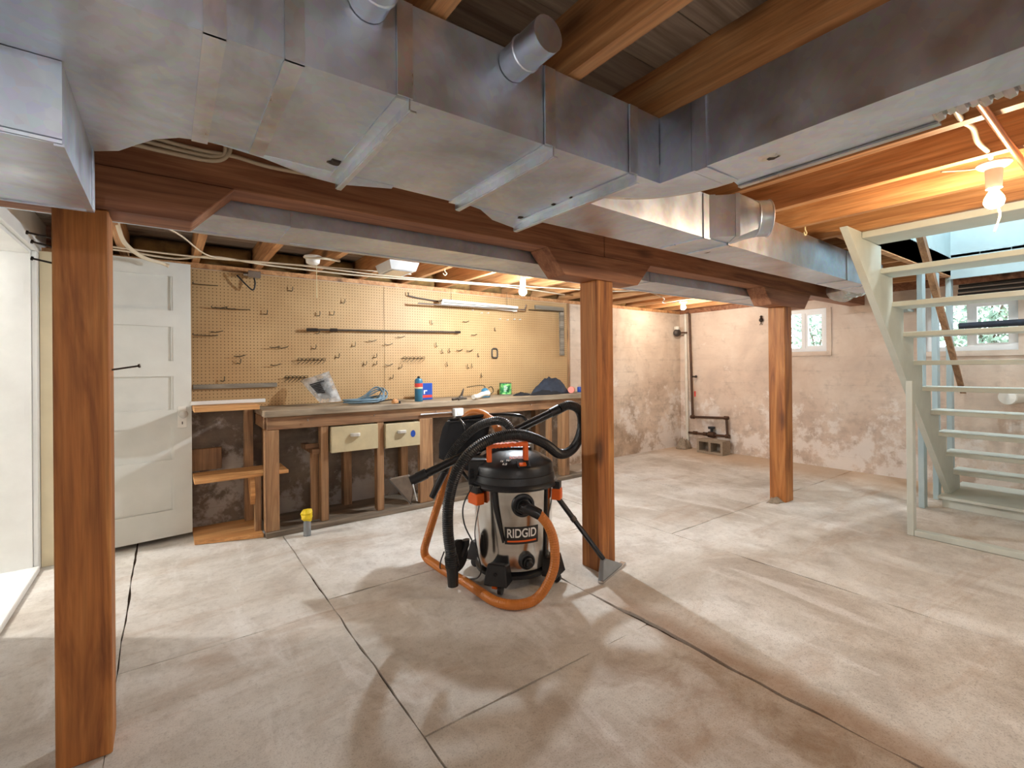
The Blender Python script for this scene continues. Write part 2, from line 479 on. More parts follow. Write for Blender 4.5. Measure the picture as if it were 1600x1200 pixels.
# ---- floor slabs with open joints
floor = structure(B('floor', XLEFT - 0.2, XFAR + 0.25, YREAR - 0.2, YBACK + 0.25, -0.12, -0.014, M['crack']))
def jagged(a, b, amp, seed, step=0.045):
    a, b = Vector(a), Vector(b)
    n = max(2, int((b - a).length / step)); d = (b - a).normalized(); nn = Vector((-d.y, d.x))
    out = []
    for i in range(n):
        p = a + (b - a) * (i / n)
        k = 0 if i == 0 else (mnoise.noise(Vector((p.x * 9, p.y * 9, seed))) * 0.6 + mnoise.noise(Vector((p.x * 3, p.y * 3, seed + 5)))) * amp
        out.append(p + nn * k)
    return out
def slab(x0, x1, y0, y1, gaps, amps, seed, z=0.0):
    gl, gr, gb, gt = gaps; al, ar, ab, at_ = amps
    x0 += gl; x1 -= gr; y0 += gb; y1 -= gt
    poly = jagged((x0, y0), (x1, y0), ab, seed) + jagged((x1, y0), (x1, y1), ar, seed + 1) + jagged((x1, y1), (x0, y1), at_, seed + 2) + jagged((x0, y1), (x0, y0), al, seed + 3)
    return MB().prism([(p.x, p.y) for p in poly], 'z', -0.016, z).build('slab', M['floor'], floor)
T, W_, J, K = 0.0038, 0.009, 0.008, 0.020
XL, XR, YB, YT = XLEFT - 0.1, XFAR + 0.1, YREAR - 0.1, YBACK + 0.1
slab(XL, -0.17, YB, YT, (0, T, 0, 0), (0, J, 0, 0), 1)
slab(-0.17, 0.68, YB, 2.48, (T, T, 0, 0.0015), (J, J, 0, J), 2)
slab(-0.17, 0.68, 2.48, YT, (T, T, 0.0015, 0), (J, J, J, 0), 3)
slab(0.68, 1.83, YB, 1.45, (T, W_, 0, T), (J, K, 0, J), 4)
slab(0.68, 1.83, 1.45, 2.61, (T, W_ * 0.6, T, T), (J, J, J, J), 5)
slab(0.68, 2.95, 2.61, YT, (T, T, T, 0), (J, J, J, 0), 6)
slab(1.83, 2.95, YB, 2.61, (W_, T, 0, T), (K, J, 0, J), 7, 0.002)
slab(2.95, 4.12, 2.12, YT, (T, T, T, 0), (J, J, J, 0), 8)
slab(2.95, XR, YB, 2.12, (T, 0, 0, T), (J, 0, 0, J), 9)
slab(4.12, XR, 2.12, YT, (T, 0, T, 0), (J, 0, J, 0), 10)

# ---- walls
def wall_with_holes(name, axis, c0, c1, u0, u1, z0, z1, holes, mat):
    mb = MB()
    us = sorted({u0, u1, *[h[0] for h in holes], *[h[1] for h in holes]})
    for a, b in zip(us, us[1:]):
        hs = [h for h in holes if h[0] <= a and h[1] >= b]
        segs = [(z0, z1)] if not hs else [(z0, hs[0][2]), (hs[0][3], z1)]
        for s0, s1 in segs:
            if s1 - s0 < 1e-4: continue
            if axis == 'x': mb.box(c0, c1, a, b, s0, s1)
            else: mb.box(a, b, c0, c1, s0, s1)
    return structure(mb.build(name, mat))
W1 = (2.36, 2.90, 1.37, 1.885)
W2 = (0.80, 1.46, 1.335, 1.83)
wall_with_holes('wall_far', 'x', XFAR, XFAR + 0.22, YREAR - 0.2, YBACK + 0.2, 0, 1.985, [W1, W2], M['wall'])
wall_with_holes('wall_back', 'y', YBACK, YBACK + 0.2, XLEFT - 0.2, XFAR, 0, 1.99, [], M['wallback'])
wall_with_holes('wall_left', 'x', XLEFT - 0.16, XLEFT, YREAR - 0.2, YBACK + 0.2, 0, ZSUB, [(3.16, 4.05, 0.0, 1.95)], M['white'])
wall_with_holes('wall_rear', 'y', YREAR - 0.2, YREAR, XLEFT, XFAR, 0, ZSUB, [], M['white'])
for i, (x0, x1, y0, y1) in enumerate([(XLEFT, XFAR, YBACK, YBACK + 0.14)]):
    structure(tag(B('trim_%d' % (i + 1), x0, x1, y0, y1, 1.992, ZJ, M['joist'])))
structure(B('trim_2', XFAR, XFAR + 0.2, YREAR, YBACK + 0.2, 1.987, ZSUB, M['beam']))       # sill and rim on the far wall
structure(B('trim_3', XLEFT, XFAR, YBACK + 0.16, YBACK + 0.2, ZJ + 0.001, ZSUB, M['beam']))  # rim joist behind the back wall

# ---- ceiling : subfloor planks and joists
ceiling = structure(B('ceiling', XLEFT - 0.1, 3.42, YREAR, YBACK + 0.2, 2.236, 2.26, M['subfloor']))
SHX0, SHX1, SHY0, SHY1 = 3.475, 6.0, 0.2, 1.2
for k in range(38):
    y0 = YREAR + 0.2 * k
    inside = y0 >= SHY0 - 0.01 and y0 + 0.2 <= SHY1 + 0.01
    spans = [(XLEFT, SHX0), (SHX1, XFAR)] if inside else [(XLEFT, 1.2 + (k % 3) * 0.9), (1.203 + (k % 3) * 0.9, XFAR)]
    for a, b in spans:
        B('plank', a, b, y0 + 0.002, y0 + 0.198, ZSUB, ZSUB + 0.024 - 0.002 * (k % 2), M['subfloor'], ceiling)
jproto = {}
def joist(x, y0, y1):
    key = (round(y0, 3), round(y1, 3))
    if key not in jproto:
        jproto[key] = MB().box(-0.0225, 0.0225, y0, y1, ZJ, ZSUB - 0.001).build('joist', M['joist'], ceiling)
        o = jproto[key]
        o.data.transform(Matrix.Translation(Vector(ceiling['_o'])))
    else:
        o = jproto[key].copy(); COL.objects.link(o)
    o.parent = ceiling
    o.location = Vector((x, 0, 0)) - Vector(ceiling['_o'])
for k in range(-2, 15):
    x = 0.93 + 0.42 * k
    if SHX0 < x < SHX1:
        joist(x, YREAR, SHY0 - 0.045); joist(x, SHY1 + 0.045, 2.10)
    else: joist(x, YREAR, 2.10)
for k in range(-1, 15): joist(0.18 + 0.42 * k + 0.004, 1.985, YBACK + 0.15)
for y in (SHY0 - 0.0225, SHY1 + 0.0225):
    B('header', SHX0, SHX1, y - 0.0215, y + 0.0215, ZJ, ZSUB - 0.001, M['joist'], ceiling)
# stairwell above the opening
structure(B('wall_stairwell_left', SHX0, SHX1, SHY1 + 0.001, SHY1 + 0.02, ZJ + 0.01, 3.3, M['stairblue']))
structure(B('wall_stairwell_far', SHX1, SHX1 + 0.02, SHY0, SHY1 + 0.02, ZJ - 0.02, 3.3, M['stairblue']))
structure(B('wall_stairwell_right', SHX0, SHX1, SHY0 - 0.02, SHY0 - 0.001, ZJ + 0.01, 3.3, M['stairblue']))
structure(B('wall_stairwell_near', SHX0 - 0.02, SHX0 - 0.001, SHY0, SHY1, ZSUB + 0.03, 3.3, M['stairblue']))
structure(B('ceiling_stairwell', SHX0 - 0.02, SHX1 + 0.02, SHY0 - 0.02, SHY1 + 0.02, 3.3, 3.32, M['stairblue']))

# ---- windows
def window(n, w, sill):
    y0, y1, z0, z1 = w
    root = structure(empty('window_%d' % n, (XFAR + 0.1, (y0 + y1) / 2, z0)))
    X0, X1 = XFAR + 0.03, XFAR + 0.10
    f = 0.045
    mb = MB().box(X0, X1, y0, y1, z0, z0 + f).box(X0, X1, y0, y1, z1 - f, z1).box(X0, X1, y0, y0 + f, z0 + f, z1 - f).box(X0, X1, y1 - f, y1, z0 + f, z1 - f)
    mb.build('frame', M['vinyl'], root)
    ym = (y0 + y1) / 2
    MB().box(X0 + 0.005, X1 - 0.01, ym - 0.022, ym + 0.022, z0 + f, z1 - f).build('mullion', M['vinyl'], root)
    s = 0.026
    a, b, c, d = y0 + f, ym - 0.022, z0 + f, z1 - f
    sash = MB().box(X0 + 0.01, X1 - 0.02, a, b, c, c + s).box(X0 + 0.01, X1 - 0.02, a, b, d - s, d).box(X0 + 0.01, X1 - 0.02, a, a + s, c + s, d - s).box(X0 + 0.01, X1 - 0.02, b - s, b, c + s, d - s).build('sash', M['vinyl'], root)
    B('pane', X0 + 0.03, X0 + 0.034, a + s, b - s, c + s, d - s, M['glass'], root)
    B('pane', X0 + 0.04, X0 + 0.044, ym + 0.022, y1 - f, c, d, M['glass'], root)
    if sill:
        MB().box(XFAR - 0.02, XFAR + 0.03, y0 - 0.05, y1 + 0.03, z0 - 0.05, z0).box(XFAR - 0.012, XFAR + 0.03, y0 - 0.05, y0, z0, z1).build('sill', M['wall'], root)
window(1, W1, True)
window(2, W2, True)
# garden outside
structure(B('ground', XFAR + 0.22, XFAR + 7, -4, 8, 1.0, 1.2, M['earth']))
def shrub(x, y, h, r, n, label):
    root = thing('shrub', (x, y, 1.2), label, 'shrub', 'shrubs outside the basement windows')
    mb = MB()
    for i in range(n):
        a = random.random() * 6.28; q = r * math.sqrt(random.random()); z = random.random()
        rr = q * (1 - 0.5 * abs(z - 0.4))
        p = Vector((x + rr * math.cos(a), y + rr * math.sin(a), 1.25 + z * h))
        u = Vector((random.gauss(0, 1), random.gauss(0, 1), random.gauss(0, 1))).normalized(); w = u.orthogonal().normalized(); L = random.uniform(0.03, 0.06)
        mb.add([p - u * L, p + w * L * 0.45, p + u * L, p - w * L * 0.45 + Vector((0, 0, 0.004))], [(0, 1, 2, 3)])
    o = mb.build('foliage', M['leaf'], root); o['kind'] = 'stuff'
    st = MB()
    for i in range(5):
        a = i * 1.3
        st.tube([(x, y, 1.2), (x + 0.1 * math.cos(a), y + 0.1 * math.sin(a), 1.2 + h * 0.4), (x + r * 0.5 * math.cos(a), y + r * 0.5 * math.sin(a), 1.2 + h * 0.8)], 0.012, 5)
    st.build('stem', M['stem'], root)
shrub(8.1, 3.15, 1.1, 0.50, 1300, 'leafy garden shrub seen through the window behind the right post')
shrub(7.9, 1.25, 1.0, 0.5, 1300, 'leafy garden shrub seen through the window behind the stairs')

# ---- left doorway: plank door, casing, threshold
d1 = structure(empty('door_1', (XLEFT, 3.6, 0)))
B('jamb', XLEFT - 0.16, XLEFT - 0.001, 4.03, 4.049, 0.035, 1.949, M['white'], d1)
B('jamb', XLEFT - 0.16, XLEFT - 0.001, 3.161, 3.18, 0.035, 1.949, M['white'], d1)
B('head_jamb', XLEFT - 0.16, XLEFT - 0.001, 3.181, 4.029, 1.93, 1.949, M['white'], d1)
B('casing', XLEFT, XLEFT + 0.022, 4.045, 4.125, 0.0, 1.95, M['white'], d1, 0.003)
B('casing', XLEFT, XLEFT + 0.022, 3.07, 3.155, 0.0, 1.95, M['white'], d1, 0.003)
B('casing', XLEFT, XLEFT + 0.024, 3.05, 4.135, 1.951, 2.028, M['white'], d1, 0.003)
B('threshold', XLEFT - 0.15, XLEFT + 0.03, 3.17, 4.04, 0.001, 0.034, M['white'], d1, 0.004)
for z in (0.25, 1.0, 1.72): B('hinge', XLEFT - 0.075, XLEFT - 0.03, 4.0285, 4.0295, z - 0.045, z + 0.045, M['white'], d1)
# white side room behind the doorway
AX = XLEFT - 0.16
structure(B('floor_side_room', -2.8, AX, 2.2, 4.5, -0.10, -0.001, M['floor']))
structure(B('wall_side_back', -2.8, AX, 4.30, 4.45, 0, 2.2, M['sidewall']))
structure(B('wall_side_front', -2.8, AX, 2.1, 2.2, 0, 2.2, M['sidewall']))
structure(B('wall_side_end', -2.95, -2.8, 2.1, 4.45, 0, 2.2, M['sidewall']))
structure(B('ceiling_side_room', -2.95, AX, 2.1, 4.45, 2.2, 2.22, M['white']))

wp = tag(B('wall_panel', XLEFT + 0.025, -0.535, 4.112, 4.13, 0.001, 1.965, M['beige']), 'beige painted board between the white door frame and the left post', 'panel')

# ---- posts, bolsters, beams
def post(x0, x1, label):
    p = MB().box(x0, x1, 1.98, 2.12, 0.001, 1.729).build('support_post', M['post'], bevel=0.004)
    return tag(p, label, 'post', 'timber posts under the main beam')
post(-0.279, -0.146, 'reddish brown timber post nearest the camera beside the white panel door')
pm = post(2.057, 2.20, 'brown timber post standing directly behind the shop vacuum')
post(4.40, 4.54, 'brown timber post at the right, in front of the small window')
def bolster(cx, l, r, label):
    o = MB().prism([(cx - l, 1.73), (cx + r, 1.73), (cx + r + 0.13, 1.869), (cx - l - 0.13, 1.869)], 'y', 1.972, 2.125).build('bolster', M['beam'], bevel=0.003)
    tag(o, label, 'bracket', 'chamfered bolsters between posts and beam')
bolster(-0.21, 0.29, 0.285, 'chamfered timber bolster on top of the post nearest the camera')
bolster(2.13, 0.325, 0.295, 'chamfered timber bolster on top of the middle post')
bolster(4.47, 0.31, 0.315, 'chamfered timber bolster on top of the right post')
tag(B('main_beam', XLEFT + 0.03, 2.128, 1.98, 2.12, 1.87, ZJ - 0.001, M['beam'], bevel=0.003), 'long brown timber beam from the left wall to the middle post', 'beam', 'main timber beams')
tag(B('main_beam', 2.132, XFAR - 0.002, 1.98, 2.12, 1.87, ZJ - 0.001, M['beam'], bevel=0.003), 'long brown timber beam from the middle post to the far wall', 'beam', 'main timber beams')
def nail(p, d, L, label):
    p = Vector(p); d = Vector(d).normalized()
    o = MB().tube([p, p + d * L], 0.003, 6).lathe([(0.006, L - 0.002), (0.0065, L + 0.003)], p, d, 8).build('nail', M['dark'])
    tag(o, label, 'nail', 'nails left in the nearest post')
nail((-0.147, 2.05, 1.221), (0.07, -0.015, 0.012), 0.075, 'long nail sticking out of the nearest post towards the panel door')
nail((-0.278, 2.05, 1.633), (-0.07, 0, 0.012), 0.065, 'topmost nail on the left side of the nearest post')
nail((-0.278, 2.05, 1.605), (-0.07, 0, 0.016), 0.055, 'middle nail of three on the left side of the nearest post')
nail((-0.278, 2.05, 1.555), (-0.07, 0, 0.014), 0.055, 'lowest nail of three on the left side of the nearest post')

# ================================================================== DUCTS
ZB, ZT = 1.81, 2.022
def cleat(parent, x, y0, y1, z0=ZB, z1=ZT, w=0.035, front=True):
    """flat slip cleat wrapped round the underside and front face of a duct running along X"""
    B('seam_strip', x, x + w, y0 - 0.006, y1, z0 - 0.006, z0 - 0.0005, M['seam'], parent)
    if front: B('seam_strip', x, x + w, y0 - 0.0065, y0 - 0.0005, z0 - 0.006, z1 - 0.004, M['seam'], parent)
def rib(parent, x, y0, y1):
    """standing drive rib below the duct"""
    MB().box(x - 0.03, x - 0.004, y0, y1, ZB - 0.005, ZB - 0.0005).box(x - 0.004, x, y0 - 0.004, y1, ZB - 0.026, ZB - 0.0005).box(x, x + 0.014, y0 - 0.004, y1, ZB - 0.028, ZB - 0.024).build('standing_rib', M['seam'], parent)
    B('seam_strip', x - 0.03, x + 0.006, y0 - 0.0065, y0 - 0.0005, ZB, ZT - 0.004, M['seam'], parent)

trunk = thing('trunk_duct', (0.5, 1.2, ZB), 'wide galvanised trunk duct crossing the picture in front of the beam', 'duct')
# main straight body plus flare at the left
poly = [(-0.62, 0.99), (0.05, 0.985), (1.18, 0.965), (1.18, 1.51), (0.30, 1.47), (0.08, 1.46), (0.03, 1.475), (-0.02, 1.52), (-0.06, 1.585), (-0.10, 1.655), (-0.16, 1.70), (-0.62, 1.705)]
MB().prism(poly, 'z', ZB, ZT).build('body', M['galv'], trunk)
# plenum hanging below the left end
MB().prism([(-0.62, 1.22), (-0.158, 1.235), (-0.158, 1.70), (-0.62, 1.702)], 'z', 1.65, ZB - 0.001).build('plenum', M['galv'], trunk)
MB().box(-0.17, -0.155, 1.235, 1.705, 1.646, 1.652).box(-0.62, -0.155, 1.70, 1.706, 1.646, 1.70).box(-0.1575, -0.154, 1.68, 1.706, 1.65, ZB).build('plenum_flange', M['galvdull'], trunk)
MB().tube(catmull([(-0.62, 1.232, 1.655), (-0.4, 1.228, 1.66), (-0.158, 1.236, 1.655)], 4), 0.006, 6).build('hem', M['galvdull'], trunk)
for x in (0.055, 0.185):
    cleat(trunk, x, 0.983 - (x - 0.05) * 0.0177, 1.462)
for x, yb in ((0.437, 1.535), (0.846, 1.50), (1.178, 1.60)):
    rib(trunk, x, 0.984 - (x - 0.05) * 0.0177, yb)
# bent tin flaps on the rear edge of the trunk
def flap(parent, pts, mat=None):
    n = len(pts) // 2
    mb = MB(); t = Vector((0, 0, 0.0015))
    lo = [Vector(p) for p in pts]
    mb.add([p for p in lo] + [p + t for p in lo], [tuple(range(len(lo))), tuple(range(2 * len(lo) - 1, len(lo) - 1, -1))] + [(i, (i + 1) % len(lo), len(lo) + (i + 1) % len(lo), len(lo) + i) for i in range(len(lo))])
    mb.build('flap', mat or M['galv'], parent)
flap(trunk, [(0.10, 1.455, ZB - 0.001), (0.44, 1.47, ZB - 0.001), (0.44, 1.535, ZB - 0.010), (0.36, 1.53, ZB - 0.008), (0.22, 1.475, ZB - 0.004)])
flap(trunk, [(0.85, 1.48, ZB - 0.001), (1.17, 1.50, ZB - 0.001), (1.18, 1.60, ZB - 0.012), (1.05, 1.57, ZB - 0.008), (0.95, 1.50, ZB - 0.004)])
flap(trunk, [(0.45, 1.47, ZB - 0.001), (0.60, 1.47, ZB - 0.001), (0.60, 1.49, ZB - 0.004), (0.455, 1.53, ZB - 0.010)], M['galvdull'])
# grey spots of sealant
def blob(parent, c, r, seed, mat):
    mb = MB(); n = 12; rs = [r * (0.6 + 0.7 * abs(mnoise.noise(Vector((math.cos(6.28 * i / n) * 2, math.sin(6.28 * i / n) * 2, seed))))) for i in range(n)]
    c = Vector(c)
    ring = [c + Vector((math.cos(6.28 * i / n) * rs[i], math.sin(6.28 * i / n) * rs[i], 0)) for i in range(n)]
    mb.add([p + Vector((0, 0, 0.0006)) for p in ring] + [c + (p - c) * 0.6 - Vector((0, 0, 0.003)) for p in ring], [(i, (i + 1) % n, n + (i + 1) % n, n + i) for i in range(n)] + [tuple(range(n, 2 * n))])
    mb.build('sealant_patch', mat, parent)
for c, r in (((0.395, 1.40, ZB - 0.001), 0.028), ((1.135, 1.50, ZB - 0.001), 0.02), ((1.145, 1.31, ZB - 0.001), 0.014), ((1.15, 1.22, ZB - 0.001), 0.013)):
    blob(trunk, c, r, c[0] * 7, M['dark'])
# elbow into the right hand branch
arc = [(1.20 + 0.275 * math.cos(a), 0.85 + 0.29 * math.sin(a)) for a in [math.pi / 2 * i / 10 for i in range(11)]]
MB().prism([(1.181, 0.965), (1.30, 0.965), (1.30, 0.85)] + arc + [(1.181, 1.14)], 'z', ZB, ZT).build('elbow', M['galv'], trunk)
arc2 = [(1.205 + 0.28 * math.cos(a), 0.85 + 0.30 * math.sin(a)) for a in [math.pi / 2 * i / 10 for i in range(11)]]
arc3 = [(1.205 + 0.33 * math.cos(a), 0.85 + 0.36 * math.sin(a)) for a in [math.pi / 2 * i / 10 for i in range(10, -1, -1)]]
MB().prism(arc2 + arc3, 'z', ZB + 0.018, ZB + 0.02).build('elbow_flange', M['foil'], trunk)
# branch towards the camera's right
MB().prism([(1.30, 0.849), (1.475, 0.849), (1.475, -1.6), (1.30, -1.6)], 'z', ZB, ZT).build('branch', M['galv'], trunk)
for y in (0.80, 0.02, -0.8):
    B('seam_strip', 1.296, 1.476, y, y + 0.035, ZB - 0.004, ZB - 0.0005, M['galvdull'], trunk)
    B('seam_strip', 1.2955, 1.2995, y, y + 0.035, ZB - 0.004, ZT - 0.004, M['galvdull'], trunk)
MB().prism([(1.4765, ZB + 0.020), (1.500, ZB + 0.030), (1.535, ZB + 0.018), (1.562, ZB + 0.012), (1.575, ZB + 0.030), (1.575, ZB + 0.070), (1.4765, ZB + 0.070)], 'y', 0.33, 0.845).build('side_channel', M['galvdull'], trunk)
B('channel_lip', 1.557, 1.578, 0.33, 0.845, ZB + 0.006, ZB + 0.0115, M['foil'], trunk)
mb = MB()
for i in range(9):
    y = 0.325 - 0.02 * i
    mb.tube([(1.478, y, ZB + 0.03), (1.525, y - 0.005, ZB + 0.008 + 0.008 * (i % 2)), (1.575, y + 0.004, ZB + 0.04)], 0.012, 6)
mb.build('crumpled_foil', M['foil'], trunk)
blob(trunk, (1.40, 0.66, ZB - 0.001), 0.024, 3.3, M['dark'])
blob(trunk, (1.39, 0.665, ZB - 0.0005), 0.038, 5.3, M['foil'])
B('seam_strip', 1.2965, 1.2995, 0.965, 0.97, ZB + 0.06, ZT - 0.02, M['foil'], trunk)
# round take-offs rising from the front of the trunk
for x in (0.345, 0.715):
    MB().lathe([(0.042, 0), (0.042, 0.05), (0.045, 0.052), (0.045, 0.058), (0.042, 0.06), (0.042, 0.14)], (x, 0.983 - (x - 0.05) * 0.0177, 1.984), (0, -1, 0), 20).build('take_off', M['galv'], trunk, smooth=30)

# duct running on to the right along the beam
rd = thing('side_duct', (3.0, 1.42, ZB), 'narrower galvanised duct running on to the right beside the beam', 'duct')
q = lambda z: [(1.182, 1.235, z), (4.75, 1.365, z), (4.75, 1.548, z), (1.182, 1.512, z)]
MB().hexa(q(ZB + 0.004), q(ZT)).build('body', M['galv'], rd)
for x in (2.02, 2.24, 3.9, 4.3):
    yf = 1.235 + (x - 1.182) * 0.0364
    cleat(rd, x, yf, 1.50 + (x - 2) * 0.012, ZB + 0.004, ZT, 0.05 if x < 3 else 0.03)
blob(rd, (2.30, 1.42, ZB + 0.003), 0.03, 2.2, M['dark'])
# boot and round collar on its front
ax = Vector((1, -1, 0)).normalized(); sx = Vector((1, 1, 0)).normalized(); u = Vector((0, 0, 1))
A0 = Vector((2.07, 1.262, 0)); zc0, hz, hw = 1.918, 0.098, 0.085
bc = A0 + sx * hw + u * zc0
MB().prism([(p.x, p.y) for p in (A0 + ax * 0.002, A0 + ax * 0.115, A0 + ax * 0.115 + sx * 2 * hw, A0 + sx * 2 * hw - ax * 0.16)], 'z', zc0 - hz, zc0 + hz).build('boot', M['galv'], rd)
MB().obox(bc + ax * 0.125, ax, sx, u, 0.0095, hw + 0.006, hz + 0.003).build('boot_flange', M['galvdull'], rd)
MB().obox(A0 + ax * 0.012 - sx * 0.003 + u * zc0, ax, sx, u, 0.014, 0.003, hz + 0.002).build('boot_flange', M['galvdull'], rd)
c0 = bc + ax * 0.135
mb = MB(); n = 24; sq = []; rd2 = []
for k in range(n):
    a = 2 * math.pi * k / n; ca, sa = math.cos(a), math.sin(a)
    m = max(abs(ca), abs(sa))
    sq.append(c0 + u * (ca / m * hz) + sx * (sa / m * hw)); rd2.append(c0 + ax * 0.09 + u * ca * 0.086 + sx * sa * 0.082)
mb.add(sq + rd2, [(k, (k + 1) % n, n + (k + 1) % n, n + k) for k in range(n)])
mb.build('transition', M['galv'], rd, smooth=30)
MB().lathe([(0.084, 0.09), (0.087, 0.094), (0.084, 0.098), (0.084, 0.145), (0.088, 0.15), (0.082, 0.155), (0.082, 0.14)], c0, ax, 24, cap=False).lathe([(0.001, 0.145), (0.081, 0.145)], c0, ax, 24).build('collar', M['galv'], rd, smooth=30)
# crumpled foil hose from its far end
hp = resample(catmull([(4.87, 1.56, 1.905), (4.92, 1.68, 1.895), (5.08, 1.80, 1.91), (5.35, 1.85, 1.92)], 10), 0.012)
tag(MB().tube(hp, [0.085 + 0.012 * (i % 2) + 0.012 * mnoise.noise(Vector((i * 0.7, 0, 0))) for i in range(len(hp))], 14).build('flexible_duct', M['foil']), 'crumpled foil flexible duct hanging by the beam near the right post', 'duct')

# duct behind the beam
bd = thing('rear_duct', (2.0, 2.28, ZB), 'long galvanised duct running just behind the beam over the workbench side', 'duct')
B('body', -0.62, 5.2, 2.135, 2.42, ZB, ZT, M['galvdull'], bd)
B('hem', -0.62, 5.2, 2.42, 2.452, ZB - 0.004, ZB + 0.008, M['galvdull'], bd)
for x in (0.42, 2.75, 4.2):
    B('seam_strip', x, x + 0.05, 2.132, 2.42, ZB - 0.004, ZB - 0.0005, M['galv'], bd)
    B('seam_strip', x, x + 0.05, 2.1305, 2.1345, ZB - 0.004, ZT - 0.004, M['galv'], bd)

# ================================================================== STAIRS
st = thing('staircase', (4.6, 0.65, 0.0), 'pale green painted open-tread stairs with sawtooth stringers going up at the right', 'stairs')
TX = [3.795, 4.012, 4.233, 4.452, 4.662, 4.878, 5.09, 5.31, 5.526]
TZ = [1.84, 1.637, 1.44, 1.238, 1.040, 0.847, 0.657, 0.471, 0.285]
low = lambda x: 2.03 - 0.885 * (x - 3.235)
prof = [(3.235, 2.03), (3.455, 2.105), (3.455, 1.995), (3.70, 1.985)]
prof = [(3.235, 2.028), (3.72, 2.028), (3.72, 1.985), (TX[0], 1.985)]
for i in range(9):
    prof.append((TX[i], TZ[i] - 0.034))
    nx = TX[i + 1] if i < 8 else TX[i] + 0.20
    prof.append((nx, TZ[i] - 0.034))
prof += [(5.74, 0.102), (5.42, 0.102)]
for y0, y1 in ((1.10, 1.14), (0.21, 0.25)):
    MB().prism(prof, 'y', y0, y1).build('stringer', M['stair'], st)
B('tread', 3.455, 3.73, 0.252, 1.098, 1.987, 2.026, M['stair'], st, 0.003)
for i in range(9):
    B('tread', TX[i] - 0.012, TX[i] + 0.25, 0.205, 1.125, TZ[i] - 0.033, TZ[i], M['stair'], st, 0.003)
B('bottom_step', 5.30, 6.05, 0.10, 1.13, 0.002, 0.075, M['stair'], st)
B('step_board', 5.255, 6.07, 0.08, 1.15, 0.076, 0.101, M['stair'], st, 0.003)
B('support_leg', 4.255, 4.32, 1.06, 1.098, 0.001, 1.095, M['stair'], st, 0.003)
B('sole_plate', 4.255, 4.32, -0.3, 1.058, 0.002, 0.042, M['stair'], st, 0.003)
hr = MB().hexa([(4.40, 1.035, 2.16), (4.49, 1.035, 2.16), (4.49, 1.075, 2.16), (4.40, 1.075, 2.16)],
               [(5.555, 1.035, 1.02), (5.645, 1.035, 0.95), (5.645, 1.075, 0.95), (5.555, 1.075, 1.02)]).build('handrail', M['rail'])
tag(hr, 'brown diagonal handrail board seen behind the stair treads', 'handrail')
for x, lb in ((5.13, 'first'), (5.55, 'second'), (6.02, 'third')):
    s = B('partition_stud', x, x + 0.085, 1.205, 1.245, 0.001, ZJ - 0.001, M['stairblue'], bevel=0.003)
    tag(s, lb + ' pale blue stud behind the stair stringer, counted from the camera', 'stud', 'pale blue studs beside the stairs')

# ================================================================== LAMPS
def bulb_lamp(c, power, col, label, group, string=0.0, gname='light bulbs', bare=True):
    c = Vector(c)
    root = thing('ceiling_lamp', (c.x, c.y, ZJ), label, 'lamp', group)
    zt = ZJ - c.z
    MB().lathe([(0.052, 0), (0.055, -0.008), (0.046, -0.018), (0.028, -0.028), (0.025, -zt + 0.045)], (c.x, c.y, ZJ - 0.0005), n=20).build('socket', M['porcelain'], root, smooth=40)
    MB().lathe([(0.013, 0.048), (0.014, 0.036), (0.022, 0.022), (0.030, 0.006), (0.032, -0.008), (0.028, -0.022), (0.016, -0.033), (0.002, -0.036)], c, n=16).build('bulb', emit('bulb_glow', col, power), root, smooth=True)
    if string:
        pts = catmull([c + Vector((0.02, 0.01, 0.07)), c + Vector((0.035, 0.0, 0.0)), c + Vector((0.03, -0.012, -0.06)), c + Vector((0.0, 0.0, -string))], 6)
        MB().tube(pts, 0.0035, 6).build('pull_string', M['cream'], root)
    return root
bulb_lamp((2.72, 0.41, 1.88), P_STAIR, BULB_WARM, 'warm glowing bare bulb hanging beside the stairs with a pull string', 'ceiling bulbs', 0.13)
bulb_lamp((2.40, 3.145, 1.846), P_BENCH, BULB_COOL, 'bright white bare bulb above the workbench', 'ceiling bulbs')
bulb_lamp((5.30, 3.60, 1.955), P_CORNER, BULB_SOFT, 'warm bare bulb near the far corner pipes', 'ceiling bulbs')
bulb_lamp((-0.15, -2.2, 1.93), P_REAR_FILL, BULB_NEUTRAL, 'added fill bulb out of view behind the camera', 'ceiling bulbs')  # unseen bulb, added to fill the room from behind
bulb_lamp((4.2, -1.6, 1.93), P_REAR_FILL, BULB_NEUTRAL, 'added fill bulb out of view past the stairs', 'ceiling bulbs')  # second unseen bulb, added as fill
wl = thing('stairwell_fill_lamp', (4.9, 0.7, 3.299), 'added fill lamp out of view on the stairwell ceiling', 'lamp')  # unseen lamp added to brighten the stairwell in place of upstairs daylight
MB().lathe([(0.07, 0), (0.07, -0.02)], (4.9, 0.7, 3.2985), n=20).build('base', M['porcelain'], wl)
MB().lathe([(0.065, -0.021), (0.075, -0.05), (0.05, -0.09), (0.004, -0.10)], (4.9, 0.7, 3.2985), n=20).build('globe', emit('stairwell_fill_glow', (0.92, 0.97, 1.0), P_WELL_FILL * 0.2), wl, smooth=True)
sl = thing('side_room_lamp', (-1.75, 4.0, 2.199), 'bare bulb on the ceiling of the white side room beyond the left doorway', 'lamp')
MB().lathe([(0.05, 0), (0.05, -0.02), (0.025, -0.03), (0.022, -0.20)], (-1.75, 4.0, 2.1985), n=18).build('socket', M['porcelain'], sl, smooth=40)
MB().lathe([(0.02, -0.201), (0.036, -0.23), (0.044, -0.26), (0.03, -0.29), (0.004, -0.30)], (-1.75, 4.0, 2.1985), n=16).build('bulb', emit('side_room_glow', (1.0, 0.96, 0.91), P_SIDE), sl, smooth=True)

